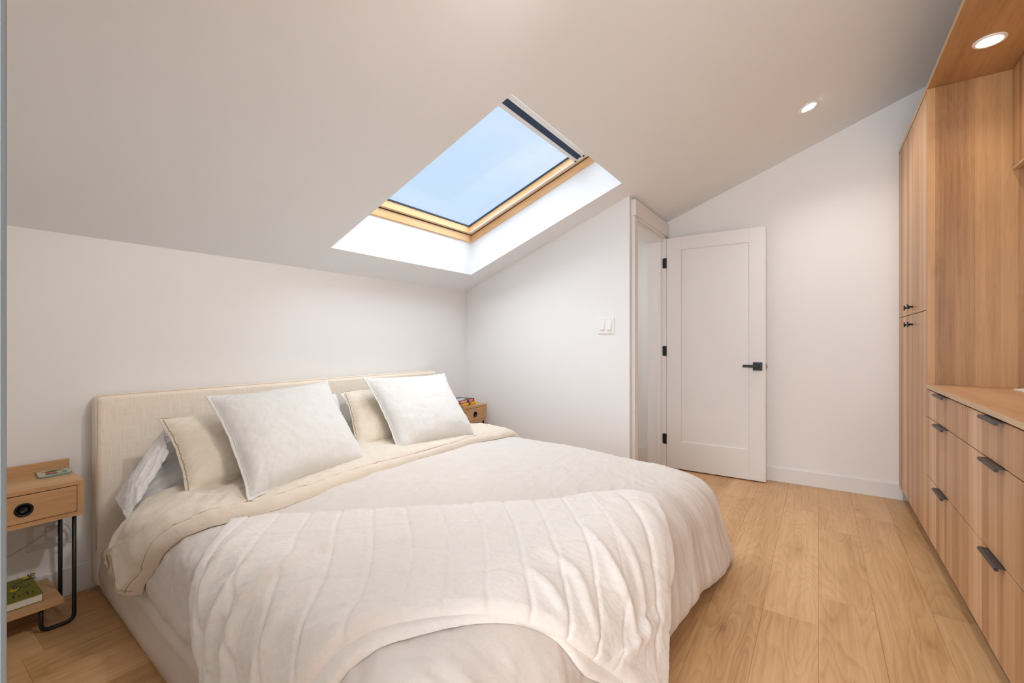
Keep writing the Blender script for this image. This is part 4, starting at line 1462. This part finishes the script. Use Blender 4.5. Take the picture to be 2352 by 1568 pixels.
g_top = lambda X: smooth_interp(X, [-.1, 0, .24, .53, .83, 1.09, 1.30, 1.45, 1.56], [.0, .0, .005, .030, .062, .050, -.02, -.040, -.030])
g_bot = lambda X: smooth_interp(X, [-.1, .2, .45, .55, .66, .87, 1.096, 1.275, 1.45, 1.56], [.74, .735, .706, .675, .655, .649, .660, .662, .69, .70])
a0 = lambda F_: -.004 + .012 * np.sin(F_ * 9)
b0 = lambda F_: 1.550 + .010 * np.sin(F_ * 5 + 1) - .05 * sstep(.86, 1.0, F_) ** 2
thr = throw_layer('throw_blanket', a0, b0, g_top, g_bot, .026, .014, M['throw'], None)
tag(thr, 'off-white plush quilted throw blanket draped across the foot half of the bed', 'blanket')
g_bot2 = lambda X: g_bot(X) + smooth_interp(X, [-.1, .3, .5, .64, .80, 1.0, 1.1, 1.3, 1.56], [.05, .05, .045, .035, .010, .004, .03, .018, .0])
g_top2 = lambda X: g_top(X) + .35
throw_layer('lower_fold', lambda F_: .02 + 0 * F_, lambda F_: 1.50 + 0 * F_, g_top2, g_bot2, .014, .003, M['throw'], thr, detail=False, n=220, m=80)

# ------------------------------------------------------------------ pillows
def pillow(name, BL, BR, TR, TL, T, mat, label, cat, group, k=.06, flange=.05, seed=0, wr=1.0, stitch=False, sag=.2, back=.6):
    BL, BR, TR, TL = [np.array(c_, float) for c_ in (BL, BR, TR, TL)]
    n = 90
    s_, t_ = np.meshgrid(np.linspace(-1, 1, n), np.linspace(-1, 1, n), indexing='ij')
    kx = k * (1 - t_ ** 2); ky = k * (1 - s_ ** 2)
    sx = s_ * (1 - kx * np.abs(s_) ** 3); ty = t_ * (1 - ky * np.abs(t_) ** 3)
    # wavy flange
    wv = .010 * pn(s_ * 5 + seed, t_ * 5, seed + 2)
    sx = sx + wv * np.abs(s_) ** 6; ty = ty + wv * np.abs(t_) ** 6
    a_ = (sx + 1) / 2; b_ = (ty + 1) / 2
    base = ((1 - a_) * (1 - b_))[..., None] * BL + (a_ * (1 - b_))[..., None] * BR + (a_ * b_)[..., None] * TR + ((1 - a_) * b_)[..., None] * TL
    nrm_ = np.cross(TR - BL, TL - BR); nrm_ /= np.linalg.norm(nrm_)
    if nrm_ @ (np.array([0, 0, CAMH]) - (BL + TR) / 2) < 0: nrm_ = -nrm_
    f_ = 1 - flange
    cs = np.clip(np.abs(s_) / f_, 0, 1); ct = np.clip(np.abs(t_) / f_, 0, 1)
    prof = ((1 - cs ** 2.6) * (1 - ct ** 2.6)) ** .55
    prof = prof * (1 - sag * ty)
    w = fbm(s_ * 1.5 + seed, t_ * 1.5, 2, seed + 4)
    corner = (np.abs(s_) * np.abs(t_)) ** 2
    rd = ridge(s_ * 3.2 + w + seed, t_ * 3.2 - w, 3, seed + 9)
    wr_h = wr * (.009 * rd * (.25 + 1.2 * corner) + .006 * fbm(s_ * 2.3, t_ * 2.3 + seed, 3, seed + 5) + .0022 * ridge(s_ * 9 + w, t_ * 7, 2, seed + 6))
    wr_h = wr_h * np.minimum(1, prof * 3)
    edge_w = .006 * pn(s_ * 9 + seed, t_ * 9, seed + 7) * (np.maximum(cs, ct) >= .97)
    front = base + nrm_ * (T * prof + wr_h + edge_w + .0012)[..., None]
    bck = base + nrm_ * (-T * back * prof + edge_w - .0012)[..., None]
    V = np.concatenate([front.reshape(-1, 3), bck.reshape(-1, 3)])
    m_ = n
    F = [tuple(f) for f in grid_faces(n, n)] + [tuple(f) for f in grid_faces(n, n, base=n * n, flip=True)]
    b = [i * m_ for i in range(n)] + [(n - 1) * m_ + j for j in range(1, m_)] + [i * m_ + m_ - 1 for i in range(n - 2, -1, -1)] + [j for j in range(m_ - 2, 0, -1)]
    kk = n * n
    for i in range(len(b)):
        F.append((b[i], b[(i + 1) % len(b)], b[(i + 1) % len(b)] + kk, b[i] + kk))
    # everything hangs off an empty at the pillow's lower edge
    c0 = (BL + BR) / 2
    e = empty(name, tuple(c0), label, cat, group)
    o = mesh_obj('pillow_cover', V, F, mat, e, smooth=True)
    bm = bmesh.new(); bm.from_mesh(o.data); bmesh.ops.recalc_face_normals(bm, faces=bm.faces); bm.to_mesh(o.data); bm.free()
    # seam where the flange meets the filling
    def seam_pt(sv, tv):
        i = (sv + 1) / 2 * (n - 1); j = (tv + 1) / 2 * (n - 1)
        i0, j0 = min(int(i), n - 2), min(int(j), n - 2); fi, fj = i - i0, j - j0
        return front[i0, j0] * (1 - fi) * (1 - fj) + front[i0 + 1, j0] * fi * (1 - fj) + front[i0, j0 + 1] * (1 - fi) * fj + front[i0 + 1, j0 + 1] * fi * fj
    ff = f_ + .004
    if stitch:
        rnd = random.Random(seed)
        path = [seam_pt(-ff + .003 * math.sin(x * 37 + 2 * math.sin(x * 11)), x) for x in np.linspace(-.93, .93, 120)]
        bm = bmesh.new(); add_tube(bm, [tuple(p_ + nrm_ * .0012) for p_ in path], .0017, 6)
        path = [seam_pt(x, .985) for x in np.linspace(-.98, .98, 80)]
        add_tube(bm, [tuple(p_ + nrm_ * .0010) for p_ in path], .0012, 6)
        bm_obj('stitched_seam', bm, M['stitch'], e, True)
    else:
        path = [seam_pt(-ff, x) for x in np.linspace(-ff, ff, 60)] + [seam_pt(x, ff) for x in np.linspace(-ff, ff, 60)] + [seam_pt(ff, -x) for x in np.linspace(-ff, ff, 60)] + [seam_pt(-x, -ff) for x in np.linspace(-ff, ff, 60)]
        bm = bmesh.new(); add_tube(bm, [tuple(p_ + nrm_ * .0004) for p_ in path], .0011, 6)
        bm_obj('flange_seam', bm, mat, e, True)
    return e


EW = 'square white linen pillows'; BG = 'beige linen pillows'; WC = 'white cotton pillows'
pillow('pillow', (.806, 1.728, .545), (1.400, 1.790, .545), (1.462, 2.24, .918), (.858, 2.22, .891), .085, M['wpil'],
       'large square white linen pillow leaning at the front, on the left half of the bed', 'pillow', EW, k=.07, flange=.06, seed=3, wr=1.3)
pillow('pillow', (1.590, 1.806, .545), (2.178, 1.758, .545), (2.368, 2.21, .905), (1.702, 2.25, .916), .085, M['wpil'],
       'large square white linen pillow leaning at the front on the right half of the bed', 'pillow', EW, k=.07, flange=.055, seed=8, wr=1.4)
pillow('pillow', (.700, 1.985, .545), (1.43, 2.02, .545), (1.604, 2.40, .778), (.735, 2.385, .794), .080, M['beige'],
       'beige linen pillow with brown seam, behind the left square white pillow', 'pillow', BG, k=.055, flange=.035, seed=12, wr=1.4, stitch=True)
pillow('pillow', (1.475, 2.01, .545), (2.30, 2.00, .545), (2.46, 2.42, .80), (1.668, 2.395, .826), .085, M['beige'],
       'beige linen pillow standing between the two square white pillows', 'pillow', BG, k=.05, flange=.03, seed=17, wr=1.7, stitch=True)
pillow('pillow', (.600, 2.235, .405), (1.52, 2.18, .50), (1.72, 2.545, .80), (.800, 2.50, .722), .085, M['cotton'],
       'crumpled white cotton pillow leaning on the headboard at its left end', 'pillow', WC, k=-.05, flange=.02, seed=21, wr=3.0, back=.35)
pillow('pillow', (1.72, 2.19, .50), (2.50, 2.20, .50), (2.58, 2.545, .80), (1.735, 2.53, .80), .075, M['cotton'],
       'white cotton pillow mostly hidden behind the right beige pillow', 'pillow', WC, k=.02, flange=.02, seed=25, wr=1.6, back=.35)
# loose open end of the left white pillowcase
n = 60
A_, B_, C2, D_ = [np.array(v_) for v_ in ((.605, 2.42, .474), (.575, 2.16, .455), (.74, 2.26, .66), (.800, 2.50, .735))]
s_, t_ = np.meshgrid(np.linspace(0, 1, n), np.linspace(0, 1, n), indexing='ij')
base = ((1 - s_) * (1 - t_))[..., None] * A_ + (s_ * (1 - t_))[..., None] * B_ + (s_ * t_)[..., None] * C2 + ((1 - s_) * t_)[..., None] * D_
off = .05 * np.sin(np.pi * s_) * np.sin(np.pi * np.clip(t_, 0, .9)) ** .8 + .012 * ridge(s_ * 4, t_ * 3, 3, 95)
front = base + np.array([-.55, -.45, .45]) * off[..., None]
V = np.concatenate([front.reshape(-1, 3), (front + np.array([.003, .003, -.002])).reshape(-1, 3)])
F = [tuple(f) for f in grid_faces(n, n)] + [tuple(f) for f in grid_faces(n, n, base=n * n, flip=True)]
wp = [o for o in C.objects if o.name.startswith('pillow') and o.type == 'EMPTY' and 'crumpled' in o.get('label', '')][0]
mesh_obj('pillowcase_opening', V, F, M['cotton'], wp, smooth=True)
